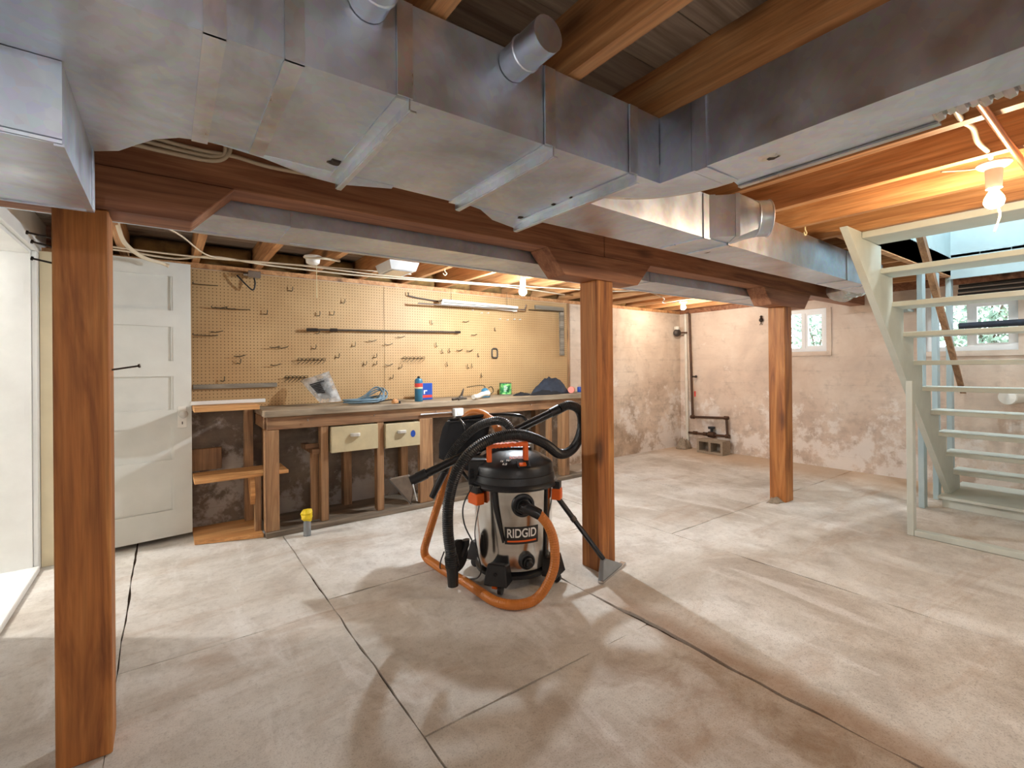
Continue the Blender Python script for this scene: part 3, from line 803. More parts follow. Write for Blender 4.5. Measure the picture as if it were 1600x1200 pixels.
# ================================================================== OPEN PANEL DOOR
door = thing('panel_door', (-0.18, 4.18, 0.015), 'white five panel wooden door folded open against the wall by the left post', 'door')
dA, dB = Vector((-0.505, 4.136, 0)), Vector((0.142, 4.221, 0))
du = (dB - dA).normalized(); dn = Vector((du.y, -du.x, 0)); dw = (dB - dA).length
Zv = Vector((0, 0, 1))
def dbox(name, u0, u1, n0, n1, z0, z1, mat, parent, bev=0.0):
    c = dA + du * ((u0 + u1) / 2) + dn * ((n0 + n1) / 2) + Zv * ((z0 + z1) / 2)
    return MB().obox(c, du, dn, Zv, (u1 - u0) / 2, (n1 - n0) / 2, (z1 - z0) / 2).build(name, mat, parent, bevel=bev)
ZP = [(1.884, 1.641), (1.526, 1.282), (1.172, 0.933), (0.814, 0.58), (0.461, 0.222)]
sw = 0.108
dbox('stile', 0, sw, 0.0, 0.036, 0.035, 1.985, M['door'], door)
dbox('stile', dw - sw, dw, 0.0, 0.036, 0.035, 1.985, M['door'], door)
zs = [1.985] + [z for p in ZP for z in p] + [0.035]
for k in range(0, len(zs), 2):
    dbox('rail', sw, dw - sw, 0.0, 0.036, zs[k + 1], zs[k], M['door'], door)
for a, b in ZP:
    dbox('panel', sw, dw - sw, 0.010, 0.022, b, a, M['door'], door)
    MB().obox(dA + du * (dw - sw - 0.006) + dn * 0.026 + Zv * ((a + b) / 2), du, dn, Zv, 0.006, 0.006, (a - b) / 2).build('moulding', M['door'], door)
pl = dbox('lock_plate', dw - 0.085, dw - 0.030, 0.036, 0.039, 0.80, 0.955, M['porcelain'], door, 0.002)
kc = dA + du * (dw - 0.057) + dn * 0.039 + Zv * 0.90
MB().lathe([(0.012, 0), (0.010, 0.02), (0.024, 0.03), (0.029, 0.042), (0.024, 0.055), (0.006, 0.06)], kc, dn, 20).build('knob', M['nickel'], pl, smooth=40)
dbox('keyhole', dw - 0.060, dw - 0.054, 0.0391, 0.0396, 0.825, 0.845, M['black'], pl)
for z in (0.25, 1.75): dbox('hinge', -0.003, 0.0, 0.002, 0.034, z - 0.045, z + 0.045, M['dark'], door)

# ================================================================== PEGBOARD WALL
YP = 4.318
for x0, x1, lb in ((-0.45, 1.652, 'tan pegboard sheet with wire hooks on the wall left of the seam'), (1.656, 3.97, 'tan pegboard sheet with hooks on the wall right of the seam')):
    tag(B('pegboard', x0, x1, YP, YP + 0.006, 0.918, 1.983, M['peg']), lb, 'pegboard', 'pegboard sheets over the workbench')
tag(B('furring_strip', 3.972, 4.005, YP - 0.006, YBACK - 0.001, 0.92, 1.985, M['benchz']), 'narrow wooden strip along the right edge of the pegboard', 'strip')
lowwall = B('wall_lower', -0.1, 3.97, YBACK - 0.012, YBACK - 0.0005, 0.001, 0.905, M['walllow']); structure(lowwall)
tag(B('wall_cleat', 0.16, 0.735, YP - 0.022, YP - 0.001, 1.07, 1.105, M['greywood'], bevel=0.002), 'grey weathered batten fixed low across the pegboard beside the door', 'batten')

HG = 'wire hooks in the pegboard'
HL = 'small wire hook stuck in the tan pegboard'
def hook(px, py, kind, mirror=False):
    p = on(px, py, Y=YP - 0.001)
    s = -1 if mirror else 1
    key = (kind, mirror)
    if key not in hook.proto:
        if kind == 'j': pts = [(-0.022 * s, 0, -0.012), (-0.020 * s, -0.014, -0.014), (-0.006 * s, -0.024, -0.015), (0.0, -0.026, -0.004), (0.001 * s, -0.027, 0.022)]
        elif kind == 'l': pts = [(0, 0, 0.0), (0, -0.02, -0.003), (-0.075 * s, -0.03, -0.006), (-0.15 * s, -0.035, -0.004), (-0.152 * s, -0.036, 0.01)]
        elif kind == 'm': pts = [(0, 0, 0.0), (0, -0.018, 0.0), (-0.04 * s, -0.026, -0.012), (-0.078 * s, -0.03, -0.008)]
        else: pts = [(0, 0, 0), (0, -0.02, 0), (0, -0.03, 0.002)]
        r = 0.0035 if kind != 's' else 0.006
        mb = MB().tube(catmull(pts, 5), r, 6)
        me = bpy.data.meshes.new('peg_hook'); me.from_pydata(mb.v, [], mb.f); me.materials.append(M['wire'] if kind != 's' else M['porcelain'])
        for q in me.polygons: q.use_smooth = True
        hook.proto[key] = me
    o = bpy.data.objects.new('peg_hook', hook.proto[key]); COL.objects.link(o)
    o.location = p
    lab = {'j': 'short curved wire hook in the tan pegboard', 'l': 'long straight wire arm hook in the tan pegboard', 'm': 'medium bent wire hook in the tan pegboard', 's': 'small white peg tip near the top of the pegboard under the tube light'}[kind]
    tag(o, lab, 'hook', {'j': 'curved pegboard hooks', 'l': 'long arm pegboard hooks', 'm': 'medium pegboard hooks', 's': 'white pegs under the tube light'}[kind])
hook.proto = {}
Z1 = lambda x, y: (280 + x / 4, 360 + y / 4)
Z2 = lambda x, y: (600 + x / 4, 360 + y / 4)
for x, y in ((705, 370), (1030, 445), (547, 515), (875, 525), (962, 520), (850, 730), (1095, 715), (995, 785), (1165, 830), (1228, 785), (1228, 830), (382, 820), (1385, 850), (1330, 915), (280, 930), (870, 635)):
    hook(*Z1(x, y), 'j')
for x, y in ((235, 345), (345, 490), (435, 495), (235, 655)): hook(*Z1(x, y), 'l')
for x, y in ((410, 780), (625, 725), (675, 728), (630, 835), (1228, 686), (1328, 708), (1405, 662), (1330, 835), (292, 480), (268, 630)): hook(*Z1(x, y), 'm')
for x, y in ((318, 715), (400, 750), (355, 755), (385, 835), (515, 850), (540, 845), (600, 905), (290, 575), (580, 780), (685, 620)): hook(*Z2(x, y), 'j', True)
for x, y in ((485, 745), (548, 748), (525, 568), (575, 650)): hook(*Z2(x, y), 'm')
for x, y in ((550, 500), (605, 518), (645, 518), (720, 555), (768, 560), (810, 556), (845, 558)): hook(*Z2(x, y), 's')
def rack(x0, x1, y, Z, n, label):
    a, b = on(*Z(x0, y), Y=YP - 0.008), on(*Z(x1, y), Y=YP - 0.008)
    root = thing('tool_rack', (a + b) / 2, label, 'rack', 'wire tool racks on the pegboard')
    MB().tube([a, b], 0.003, 6).build('bar', M['wire'], root)
    for k in range(n):
        p = a + (b - a) * ((k + 0.5) / n)
        MB().tube(catmull([p, p + Vector((-0.012, -0.022, 0.010)), p + Vector((0.006, -0.038, 0.016)), p + Vector((0.012, -0.03, -0.006)), p + Vector((-0.02, -0.04, -0.034))], 4), 0.0026, 5).build('loop', M['wire'], root)
rack(735, 910, 810, Z1, 7, 'wire rack with seven loops at the middle of the left pegboard sheet')
rack(655, 800, 920, Z1, 6, 'wire rack with loops low on the pegboard behind the plastic bag')
rack(1390, 1530, 800, Z1, 6, 'wire rack with loops just right of the pegboard seam')
# long rod on hooks
a, b = on(479, 515, Y=4.27), on(719, 519, Y=4.27)
rod = thing('threaded_rod', a, 'long thin grey rod lying across hooks on the pegboard', 'rod')
MB().tube([a, b], 0.009, 8).build('rod', M['tool'], rod)
MB().tube([a, a + (b - a) * 0.06], 0.014, 8).build('end_fitting', M['dark'], rod)
MB().tube([a + (b - a) * 0.13, a + (b - a) * 0.17], 0.015, 8).build('coupling', M['dark'], rod)
MB().tube([b - (b - a) * 0.04, b], 0.013, 8).build('end_fitting', M['dark'], rod)
# tube light and the two bars beneath the joists
a, b = on(688, 470, Y=4.22), on(806, 481, Y=4.22)
tl = thing('strip_light', (a + b) / 2, 'white unlit strip light fixture hanging under the joists above the pegboard', 'lamp')
d = (b - a).normalized(); sd = d.cross(Zv).normalized()
MB().obox((a + b) / 2, d, sd, Zv, (b - a).length / 2, 0.045, 0.012).build('housing', M['lampwhite'], tl, bevel=0.003)
MB().tube([a - Zv * 0.028 + d * 0.02, b - Zv * 0.028 - d * 0.02], 0.013, 10).build('tube', M['porcelain'], tl, smooth=40)
for p in (a + d * 0.012, b - d * 0.012): MB().obox(p - Zv * 0.022, d, sd, Zv, 0.012, 0.025, 0.022).build('end_cap', M['lampwhite'], tl)
for p in (a + d * 0.12, b - d * 0.12): MB().tube([p + Zv * 0.012, (p.x, p.y, ZJ - 0.001)], 0.002, 5).build('hanger', M['wire'], tl)
pts = [on(638, 462, Y=4.288), on(650, 465, Y=4.288), on(700, 474, Y=4.288)]
tag(MB().tube([pts[0] + Zv * 0.03 , pts[0], pts[1], on(720, 477, Y=4.288)], 0.007, 8).build('hanging_bar', M['dark']), 'short dark bent bar on the pegboard left of the strip light', 'bar')
pts = [on(653, 474, Y=4.17), on(760, 481, Y=4.17), on(820, 484, Y=4.17), on(822, 476, Y=4.17)]
tag(MB().tube(pts, 0.008, 8).build('conduit', M['steel']), 'thin metal conduit running below the strip light with a bent end', 'pipe')
pts = [on(826, 484, Y=4.28), on(880, 487, Y=4.28)]
tag(MB().tube(pts, 0.006, 8).build('conduit', M['wire']), 'thin conduit at the right end of the pegboard top', 'pipe')
fs = MB().box(3.84, 3.895, YP - 0.03, YP - 0.002, 1.35, 1.93).box(3.46, 3.84, YP - 0.03, YP - 0.002, 1.885, 1.93).build('framing_square', M['greywood'])
tag(fs, 'dark L shaped square hanging at the right end of the pegboard', 'square')
c = on(773, 552, Y=YP - 0.012)
mb = MB(); rr = []
for k in range(25):
    a_ = 2 * math.pi * k / 24; ca, sa = math.cos(a_), math.sin(a_)
    rr.append(c + Vector((0.036 * math.copysign(abs(ca) ** 0.5, ca), 0, 0.05 * math.copysign(abs(sa) ** 0.5, sa))))
tag(MB().tube(rr, 0.009, 6, cap=False).build('metal_ring', M['tool'], smooth=True), 'small rounded square metal frame hung on the pegboard', 'frame')
# electrical box at the top of the pegboard
c = on(397, 430, Y=4.27)
eb = thing('junction_box', c, 'shiny metal junction box with a black cord at the pegboard top', 'electrical box')
MB().box(c.x - 0.045, c.x + 0.045, c.y - 0.03, c.y + 0.03, c.z - 0.025, c.z + 0.03).build('box', M['steel'], eb, bevel=0.004)
MB().lathe([(0.014, 0), (0.014, 0.03)], c + Vector((-0.075, 0, 0)), (1, 0, 0), 10).build('connector', M['steel'], eb)
MB().tube(catmull([c + Vector((0.0, 0, -0.02)), c + Vector((0.005, -0.01, -0.07)), c + Vector((-0.01, -0.01, -0.12)), c + Vector((-0.06, -0.01, -0.08)), c + Vector((-0.12, 0.0, -0.01))], 6), 0.006, 6).build('cord', M['black'], eb, smooth=True)

# ================================================================== WORKBENCH
wb = thing('workbench', (2.1, 4.05, 0.0), 'long rough wooden workbench with two drawers along the pegboard wall', 'workbench')
ZTOP = 0.915
for k, (y0, y1) in enumerate(((3.80, 3.97), (3.973, 4.14), (4.143, 4.316))):
    B('top_plank', 0.565 + 0.004 * (k % 2), 4.02 - 0.006 * (k % 2), y0, y1, 0.868 + 0.001 * k, ZTOP - 0.001 * (k % 2), M['benchtop'], wb, 0.004)
B('apron', 0.585, 4.0, 3.825, 3.86, 0.772, 0.867, M['bench'], wb, 0.003)
B('end_rail', 0.57, 0.60, 3.862, 4.30, 0.78, 0.866, M['bench'], wb, 0.003)
LEG = [(0.570, 0.662, 3.812, 3.90), (0.958, 1.015, 3.83, 3.91), (1.40, 1.458, 3.83, 3.90), (1.772, 1.90, 3.815, 3.86), (3.28, 3.33, 3.87, 3.92), (3.43, 3.535, 3.82, 3.90)]
for x0, x1, y0, y1 in LEG:
    B('leg', x0, x1, y0, y1, 0.042, 0.771, M['benchz'], wb, 0.003)
for x in (0.62, 1.25, 1.78, 2.6, 3.4):
    B('leg', x, x + 0.07, 4.24, 4.32, 0.002, 0.867, M['benchz'], wb, 0.003)
B('sill', 0.572, 3.75, 3.795, 3.87, 0.001, 0.041, M['sillwood'], wb, 0.003)
B('floor_board', 0.62, 3.75, 3.872, 4.32, 0.001, 0.02, M['sillwood'], wb)
B('brace', 0.90, 0.957, 3.86, 4.24, 0.56, 0.60, M['bench'], wb, 0.003)
B('brace', 0.86, 0.957, 3.90, 3.94, 0.60, 0.635, M['bench'], wb, 0.003)
B('brace', 0.903, 0.955, 3.90, 3.945, 0.042, 0.56, M['benchz'], wb, 0.003)
def drawer(x0, x1, z0, z1, hx):
    d = B('drawer', x0, x1, 3.80, 4.20, z0, z1, M['drawer'], wb, 0.003)
    hc = Vector((hx, 3.80, z0 + (z1 - z0) * 0.60))
    mb = MB(); n = 10
    for j in range(2): pass
    prof = [(-0.040, 0.0), (-0.037, -0.020), (-0.022, -0.030), (0.022, -0.030), (0.037, -0.020), (0.040, 0.0)]
    MB().prism([(hc.x + a, hc.y + b - 0.0005) for a, b in prof], 'z', hc.z - 0.004, hc.z + 0.022).build('handle', M['nickel'], d, bevel=0.004)
drawer(1.028, 1.398, 0.562, 0.762, 1.21)
d2 = drawer(1.462, 1.770, 0.552, 0.752, 1.60)
c = Vector((1.705, 3.7985, 0.655))
mb = MB(); n = 14
ring = [c + Vector((math.cos(6.28 * k / n) * 0.022 * (1 + 0.5 * mnoise.noise(Vector((k, 1, 2)))), 0, math.sin(6.28 * k / n) * 0.03 * (1 + 0.5 * mnoise.noise(Vector((k, 4, 2)))))) for k in range(n)]
mb.add(ring + [p + Vector((0, 0.001, 0)) for p in ring], [tuple(range(n)), tuple(range(2 * n - 1, n - 1, -1))] + [(k, (k + 1) % n, n + (k + 1) % n, n + k) for k in range(n)])
mb.build('paint_spot', M['blue'], wb)
for x in (0.86, 1.37, 1.93, 2.35, 3.0): MB().tube([(x, 3.824, 0.83), (x, 3.805, 0.825), (x, 3.803, 0.84)], 0.003, 5).build('hook', M['steel'], wb)
ob = thing('outlet_box', (2.14, 3.80, 0.80), 'white outlet box with conduit under the workbench edge behind the vacuum', 'electrical box')
B('box', 2.10, 2.19, 3.775, 3.822, 0.775, 0.845, M['lampwhite'], ob, 0.003)
MB().tube([(1.78, 3.812, 0.812), (2.10, 3.812, 0.812)], 0.007, 8).build('conduit', M['steel'], ob)
B('socket', 2.125, 2.165, 3.771, 3.7755, 0.79, 0.83, M['porcelain'], ob)

# shelves left of the bench
sh = thing('shelf_unit', (0.35, 4.1, 0.0), 'low wooden wall shelves between the open door and the workbench', 'shelf')
B('shelf_board', 0.150, 0.55, 3.90, 4.316, 0.925, 0.957, M['shelf'], sh, 0.002)
B('shelf_board', 0.150, 0.745, 3.92, 4.235, 0.43, 0.455, M['shelf'], sh, 0.002)
MB().prism([(0.150, 3.97), (0.562, 3.845), (0.562, 4.318), (0.150, 4.318)], 'z', 0.002, 0.030).build('base_board', M['shelf'], sh, bevel=0.002)
B('upright', 0.520, 0.560, 3.93, 4.0, 0.029, 0.429, M['benchz'], sh, 0.002)
B('upright', 0.490, 0.550, 4.24, 4.318, 0.031, 0.924, M['benchz'], sh, 0.002)
MB().prism([(3.905, 0.30), (3.935, 0.429), (4.10, 0.429), (4.0, 0.30), (3.935, 0.23)], 'x', 0.49, 0.519).build('bracket', M['shelf'], sh)
bs = B('board_scrap', 0.12, 0.34, 4.28, 4.318, 0.458, 0.62, M['benchz'], bevel=0.002)
tag(bs, 'short brown board leaning on the wall on the lower shelf', 'board')
ws = B('white_batten', 0.14, 0.63, 4.18, 4.215, 0.958, 0.985, M['white'], bevel=0.002)
ws.location.z += 0.0; tag(ws, 'white painted batten lying on the upper wall shelf', 'batten')

# pipe stub with yellow tape in front of the bench
sp = thing('pipe_stub', (0.825, 3.70, 0.0), 'grey pipe stub rising from the floor with a yellow taped cap', 'pipe')
MB().lathe([(0.026, 0.0), (0.026, 0.145)], (0.825, 3.70, 0.001), n=16).build('pipe', M['glassgrey'], sp, smooth=40)
mb = MB().lathe([(0.030, 0.11), (0.038, 0.13), (0.036, 0.155), (0.040, 0.17), (0.026, 0.19), (0.006, 0.195)], (0.825, 3.70, 0.001), n=14)
for i, v in enumerate(mb.v): mb.v[i] = v + Vector((mnoise.noise(v * 40), mnoise.noise(v * 40 + Vector((5, 0, 0))), mnoise.noise(v * 33))) * 0.012
mb.build('tape_cap', M['yellow'], sp)

# ---- things lying on the bench
ZT_ = ZTOP + 0.001
# plastic bag
pb = thing('plastic_bag', (1.10, 4.16, ZT_), 'clear plastic bag with a dark printed panel slumped on the workbench', 'bag')
def quadbag(name, P, th, mat, nu=12, nv=12, amp=0.012):
    # P four corner points: bl, br, tr, tl ; closed pillow
    mb = MB(); idx = {}
    nrm = (P[1] - P[0]).cross(P[3] - P[0]).normalized()
    for s in (1, -1):
        for j in range(nv + 1):
            for i in range(nu + 1):
                u, v = i / nu, j / nv
                p = P[0] * (1 - u) * (1 - v) + P[1] * u * (1 - v) + P[2] * u * v + P[3] * (1 - u) * v
                bul = th * (max(0.0, 16 * u * (1 - u) * v * (1 - v))) ** 0.5
                wv = mnoise.noise(p * 22 + Vector((s * 3, 0, 0))) * amp * min(1.0, bul / max(th, 1e-6) * 2)
                idx[(s, i, j)] = len(mb.v); mb.v.append(p + nrm * (s * bul + wv))
        for j in range(nv):
            for i in range(nu):
                mb.f.append((idx[(s, i, j)], idx[(s, i + 1, j)], idx[(s, i + 1, j + 1)], idx[(s, i, j + 1)]))
    me_o = mb.build(name, mat, pb if name in ('film', 'panel', 'inner') else None, smooth=True)
    bm = bmesh.new(); bm.from_mesh(me_o.data); bmesh.ops.remove_doubles(bm, verts=bm.verts, dist=1e-5); bm.to_mesh(me_o.data); bm.free()
    return me_o
bp = [at(500, 630, 3.86), at(534, 627, 3.86), at(514, 580, 3.96), at(469, 595, 3.96)]
quadbag('film', bp, 0.035, M['film'])
ip = [bp[0] * 0.86 + bp[2] * 0.14, bp[1] * 0.86 + bp[3] * 0.14, bp[2] * 0.84 + bp[0] * 0.16, bp[3] * 0.84 + bp[1] * 0.16]
quadbag('inner', ip, 0.022, M['glassgrey'], amp=0.008)
nb = -(bp[1] - bp[0]).cross(bp[3] - bp[0]).normalized()
if nb.dot(fw) > 0: nb = -nb
for k in range(7):
    t0 = 0.22 + k * 0.085
    L_, R_ = ip[0] * (1 - t0) + ip[3] * t0, ip[1] * (1 - t0) + ip[2] * t0
    wd = 0.75 if k == 6 else 0.5
    a, b = L_ + (R_ - L_) * 0.08 + nb * 0.046, L_ + (R_ - L_) * (0.08 + wd) + nb * 0.046
    MB().obox((a + b) / 2, (b - a).normalized(), (ip[3] - ip[0]).normalized(), nb, (b - a).length / 2, 0.007, 0.001).build('printed_line', M['black'], pb)
# coil of cable
cc = thing('cable_coil', (1.36, 3.98, ZT_), 'coiled blue grey extension cable lying on the workbench', 'cable')
pts = []
for k in range(150):
    t = k / 150; a = t * 2 * math.pi * 7
    rx = 0.155 + 0.035 * math.sin(k * 0.37); ry = 0.075 + 0.03 * math.cos(k * 0.21)
    hump = max(0.0, math.cos(a - 0.5)) ** 2 * (0.10 if k % 40 < 24 else 0.03)
    pts.append(Vector((1.36 + rx * math.cos(a), 3.985 + ry * math.sin(a), ZT_ + 0.008 + 0.035 * t + hump)))
MB().tube(catmull(pts, 3), 0.006, 6).build('loops', M['cordblue'], cc, smooth=True)
MB().tube(catmull([(1.40, 3.93, ZT_ + 0.008), (1.55, 3.90, ZT_ + 0.03), (1.62, 3.87, ZT_ + 0.012), (1.58, 3.84, ZT_ + 0.008)], 6), 0.005, 6).build('tail', M['black'], cc, smooth=True)
MB().box(1.57, 1.61, 3.83, 3.85, ZT_, ZT_ + 0.02).build('plug', M['black'], cc, bevel=0.004)
# wood scrap
mb = MB().lathe([(0.010, 0), (0.028, 0.004), (0.026, 0.02), (0.012, 0.035), (0.002, 0.042)], (1.56, 3.84, ZT_), n=9)
for i, v in enumerate(mb.v): mb.v[i] = Vector((v.x + 0.014 * mnoise.noise(v * 50), v.y + 0.014 * mnoise.noise(v * 47), max(ZT_, v.z + 0.012 * mnoise.noise(v * 39))))
tag(mb.build('wood_scrap', M['shelf']), 'small crumpled brown scrap on the workbench left of the torch cylinder', 'scrap')
# torch cylinder
tc = thing('torch_cylinder', (1.83, 3.95, ZT_), 'slim blue gas torch cylinder with a red band on the workbench', 'gas cylinder')
p0 = (1.83, 3.95, ZT_)
MB().lathe([(0.033, 0), (0.036, 0.004), (0.036, 0.115)], p0, n=20).build('body', M['torch'], tc, smooth=40)
MB().lathe([(0.0362, 0.1152), (0.0362, 0.128)], p0, n=20).build('cream_band', M['cream'], tc, smooth=40)
MB().lathe([(0.0363, 0.1285), (0.0363, 0.162)], p0, n=20).build('red_band', M['red'], tc, smooth=40)
MB().lathe([(0.036, 0.1625), (0.036, 0.185), (0.028, 0.202), (0.014, 0.208)], p0, n=20).build('shoulder', M['torch'], tc, smooth=40)
MB().lathe([(0.012, 0.2085), (0.012, 0.222), (0.007, 0.226)], p0, n=12).build('valve', M['dark'], tc, smooth=40)
# blue box
bb = thing('blue_box', (1.99, 4.12, ZT_), 'blue box with white and red print behind the torch cylinder', 'box')
B('carton', 1.93, 2.04, 4.10, 4.15, ZT_, ZT_ + 0.155, M['blue'], bb, 0.002)
B('red_print', 1.935, 2.035, 4.0985, 4.0998, ZT_ + 0.02, ZT_ + 0.045, M['red'], bb)
MB().box(1.95, 1.962, 4.0985, 4.0998, ZT_ + 0.055, ZT_ + 0.09).box(1.962, 1.985, 4.0985, 4.0998, ZT_ + 0.08, ZT_ + 0.09).build('white_print', M['text'], bb)
# hand tool, elbow, oil can
gt = thing('hand_tool', (2.20, 3.86, ZT_), 'dark hand tool with a jaw lying left of the white pipe elbow', 'tool')
MB().tube(catmull([(2.10, 3.82, ZT_ + 0.012), (2.17, 3.85, ZT_ + 0.016), (2.23, 3.90, ZT_ + 0.03)], 5), 0.011, 8).build('handle', M['tool'], gt, smooth=True)
MB().tube(catmull([(2.21, 3.87, ZT_ + 0.02), (2.25, 3.90, ZT_ + 0.06), (2.27, 3.91, ZT_ + 0.10)], 5), [0.014, 0.013, 0.012, 0.012, 0.011, 0.01, 0.009, 0.008, 0.007, 0.006, 0.005], 8).build('jaw', M['dark'], gt, smooth=True)
MB().tube(catmull([(2.15, 3.80, ZT_ + 0.010), (2.20, 3.82, ZT_ + 0.014), (2.26, 3.84, ZT_ + 0.012)], 4), 0.009, 8).build('handle', M['tool'], gt, smooth=True)
MB().lathe([(0.018, 0), (0.018, 0.02)], (2.22, 3.875, ZT_ + 0.02), (0, -1, 0), 12).build('pivot', M['steel'], gt)
MB().tube(catmull([(2.31, 3.80, ZT_ + 0.024), (2.38, 3.84, ZT_ + 0.03), (2.42, 3.88, ZT_ + 0.05), (2.50, 3.91, ZT_ + 0.05)], 6), 0.024, 12)
tag(MB().tube(catmull([(2.31, 3.80, ZT_ + 0.024), (2.38, 3.83, ZT_ + 0.026), (2.45, 3.87, ZT_ + 0.040), (2.54, 3.90, ZT_ + 0.046)], 6), [0.022] * 3 + [0.0235] * 14 + [0.028] * 2, 14).build('pipe_elbow', M['coppercap'], smooth=40), 'white plastic pipe elbow lying on the workbench', 'pipe')
oc = thing('oil_can', (2.60, 4.05, ZT_), 'small grey oil can with a long thin spout on the workbench', 'oil can')
MB().lathe([(0.05, 0), (0.052, 0.005), (0.050, 0.04), (0.035, 0.075), (0.015, 0.09)], (2.60, 4.05, ZT_), n=18).build('body', M['torch'], oc, smooth=40)
MB().tube(catmull([(2.60, 4.05, ZT_ + 0.088), (2.58, 4.04, ZT_ + 0.115), (2.48, 4.02, ZT_ + 0.118), (2.36, 4.0, ZT_ + 0.108)], 6), 0.004, 6).build('spout', M['wire'], oc, smooth=True)
MB().tube(catmull([(2.65, 4.05, ZT_ + 0.02), (2.70, 4.05, ZT_ + 0.05), (2.68, 4.05, ZT_ + 0.10), (2.64, 4.05, ZT_ + 0.09)], 6), 0.005, 6).build('handle', M['wire'], oc, smooth=True)
# paint can
pc = thing('paint_can', (2.93, 4.16, ZT_), 'round paint can with a green label on the workbench', 'paint can')
p0 = (2.93, 4.16, ZT_)
MB().lathe([(0.064, 0), (0.066, 0.003), (0.066, 0.012)], p0, n=28).build('bottom_rim', M['steel'], pc, smooth=40)
MB().lathe([(0.0655, 0.0125), (0.0655, 0.125)], p0, n=28).build('label', M['paintgreen'], pc, smooth=40)
MB().lathe([(0.066, 0.1255), (0.067, 0.130), (0.062, 0.132), (0.058, 0.126), (0.002, 0.126)], p0, n=28).build('lid', M['tool'], pc, smooth=40)
for k, (z, w) in enumerate(((0.10, 0.03), (0.085, 0.04), (0.068, 0.036), (0.05, 0.028))):
    mb = MB(); n = 6
    for j in range(n + 1):
        a = -2.45 + 0.45 * (j / n) * (w / 0.03)
        for zz in (z - 0.004, z + 0.003): mb.v.append(Vector((p0[0] + 0.0662 * math.cos(a), p0[1] + 0.0662 * math.sin(a), ZT_ + zz)))
    mb.f = [(2 * j, 2 * j + 2, 2 * j + 3, 2 * j + 1) for j in range(n)]
    mb.build('print', M['text'], pc)
# cloth heap
def heap(name, c, rx, ry, h, mat, seed, parent=None, rough=0.35):
    mb = MB(); nu, nv = 22, 9
    for j in range(nv + 1):
        for i in range(nu):
            a = 2 * math.pi * i / nu; q = 1 - j / nv
            r = q * (1 + rough * mnoise.noise(Vector((math.cos(a) * 1.6, math.sin(a) * 1.6, seed))))
            z = h * (1 - q ** 1.7) * (1 + 0.4 * mnoise.noise(Vector((math.cos(a) * 2 * q, math.sin(a) * 2 * q, seed + 3))))
            z += 0.42 * h * mnoise.noise(Vector((math.cos(a) * 4.5, math.sin(a) * 4.5 + q * 6, seed + 9))) * (1 if 0 < j < nv else 0)
            mb.v.append(Vector((c[0] + rx * r * math.cos(a), c[1] + ry * r * math.sin(a), c[2] + max(0.0, z))))
    mb.f = [(j * nu + i, j * nu + (i + 1) % nu, (j + 1) * nu + (i + 1) % nu, (j + 1) * nu + i) for j in range(nv) for i in range(nu)]
    mb.f.append(tuple(range(nu - 1, -1, -1)))
    return mb.build(name, mat, parent, smooth=True)
jk = thing('cloth_heap', (3.48, 4.05, ZT_), 'heap of dark navy cloth with a red fold near the right end of the workbench', 'cloth')
heap('fabric', (3.50, 4.07, ZT_), 0.27, 0.15, 0.165, M['cloth'], 2.0, jk)
heap('fabric_edge', (3.30, 3.95, ZT_), 0.25, 0.07, 0.045, M['blackmatte'], 5.0, jk)
heap('fabric_tail', (3.03, 4.0, ZT_), 0.13, 0.05, 0.03, M['blackmatte'], 8.0, jk)
mb = MB().tube([(3.66, 3.925, ZT_ + 0.038), (3.72, 3.97, ZT_ + 0.038)], 0.036, 14)
mb.build('red_fold', M['pink'], jk, smooth=40)
tag(MB().lathe([(0.03, 0), (0.032, 0.004), (0.032, 0.05), (0.028, 0.06), (0.004, 0.062)], (3.93, 4.06, ZT_), n=16).build('blue_jar', M['blue'], smooth=40), 'small blue jar at the right end of the workbench beside the post', 'jar')

# ================================================================== SHOP VACUUM
VC = Vector((1.645, 2.265, 0))
vr = Vector((rt0.x, rt0.y, 0)).normalized()          # towards the right of the picture
vt = -Vector((fw.x, fw.y, 0)).normalized()           # towards the camera
def vpt(ang, rad, z):
    a = math.radians(ang)
    return VC + vr * (math.sin(a) * rad) + vt * (math.cos(a) * rad) + Zv * z
vac = thing('shop_vacuum', (VC.x, VC.y, 0.0), 'wet and dry shop vacuum with a shiny steel drum and black and orange head', 'vacuum cleaner')
drum = MB().lathe([(0.19, 0.098), (0.214, 0.105), (0.218, 0.125), (0.230, 0.50), (0.232, 0.548)], VC, n=56).build('drum', M['drum'], vac, smooth=40)
MB().lathe([(0.205, 0.060), (0.222, 0.064), (0.226, 0.085), (0.20, 0.097)], VC, n=40).build('base', M['black'], vac, smooth=40)
head = MB().lathe([(0.236, 0.540), (0.258, 0.545), (0.262, 0.556), (0.252, 0.572), (0.246, 0.576), (0.240, 0.612), (0.236, 0.616), (0.232, 0.655), (0.222, 0.672), (0.150, 0.716), (0.10, 0.732), (0.002, 0.736)], VC, n=48).build('head', M['black'], vac, smooth=35)
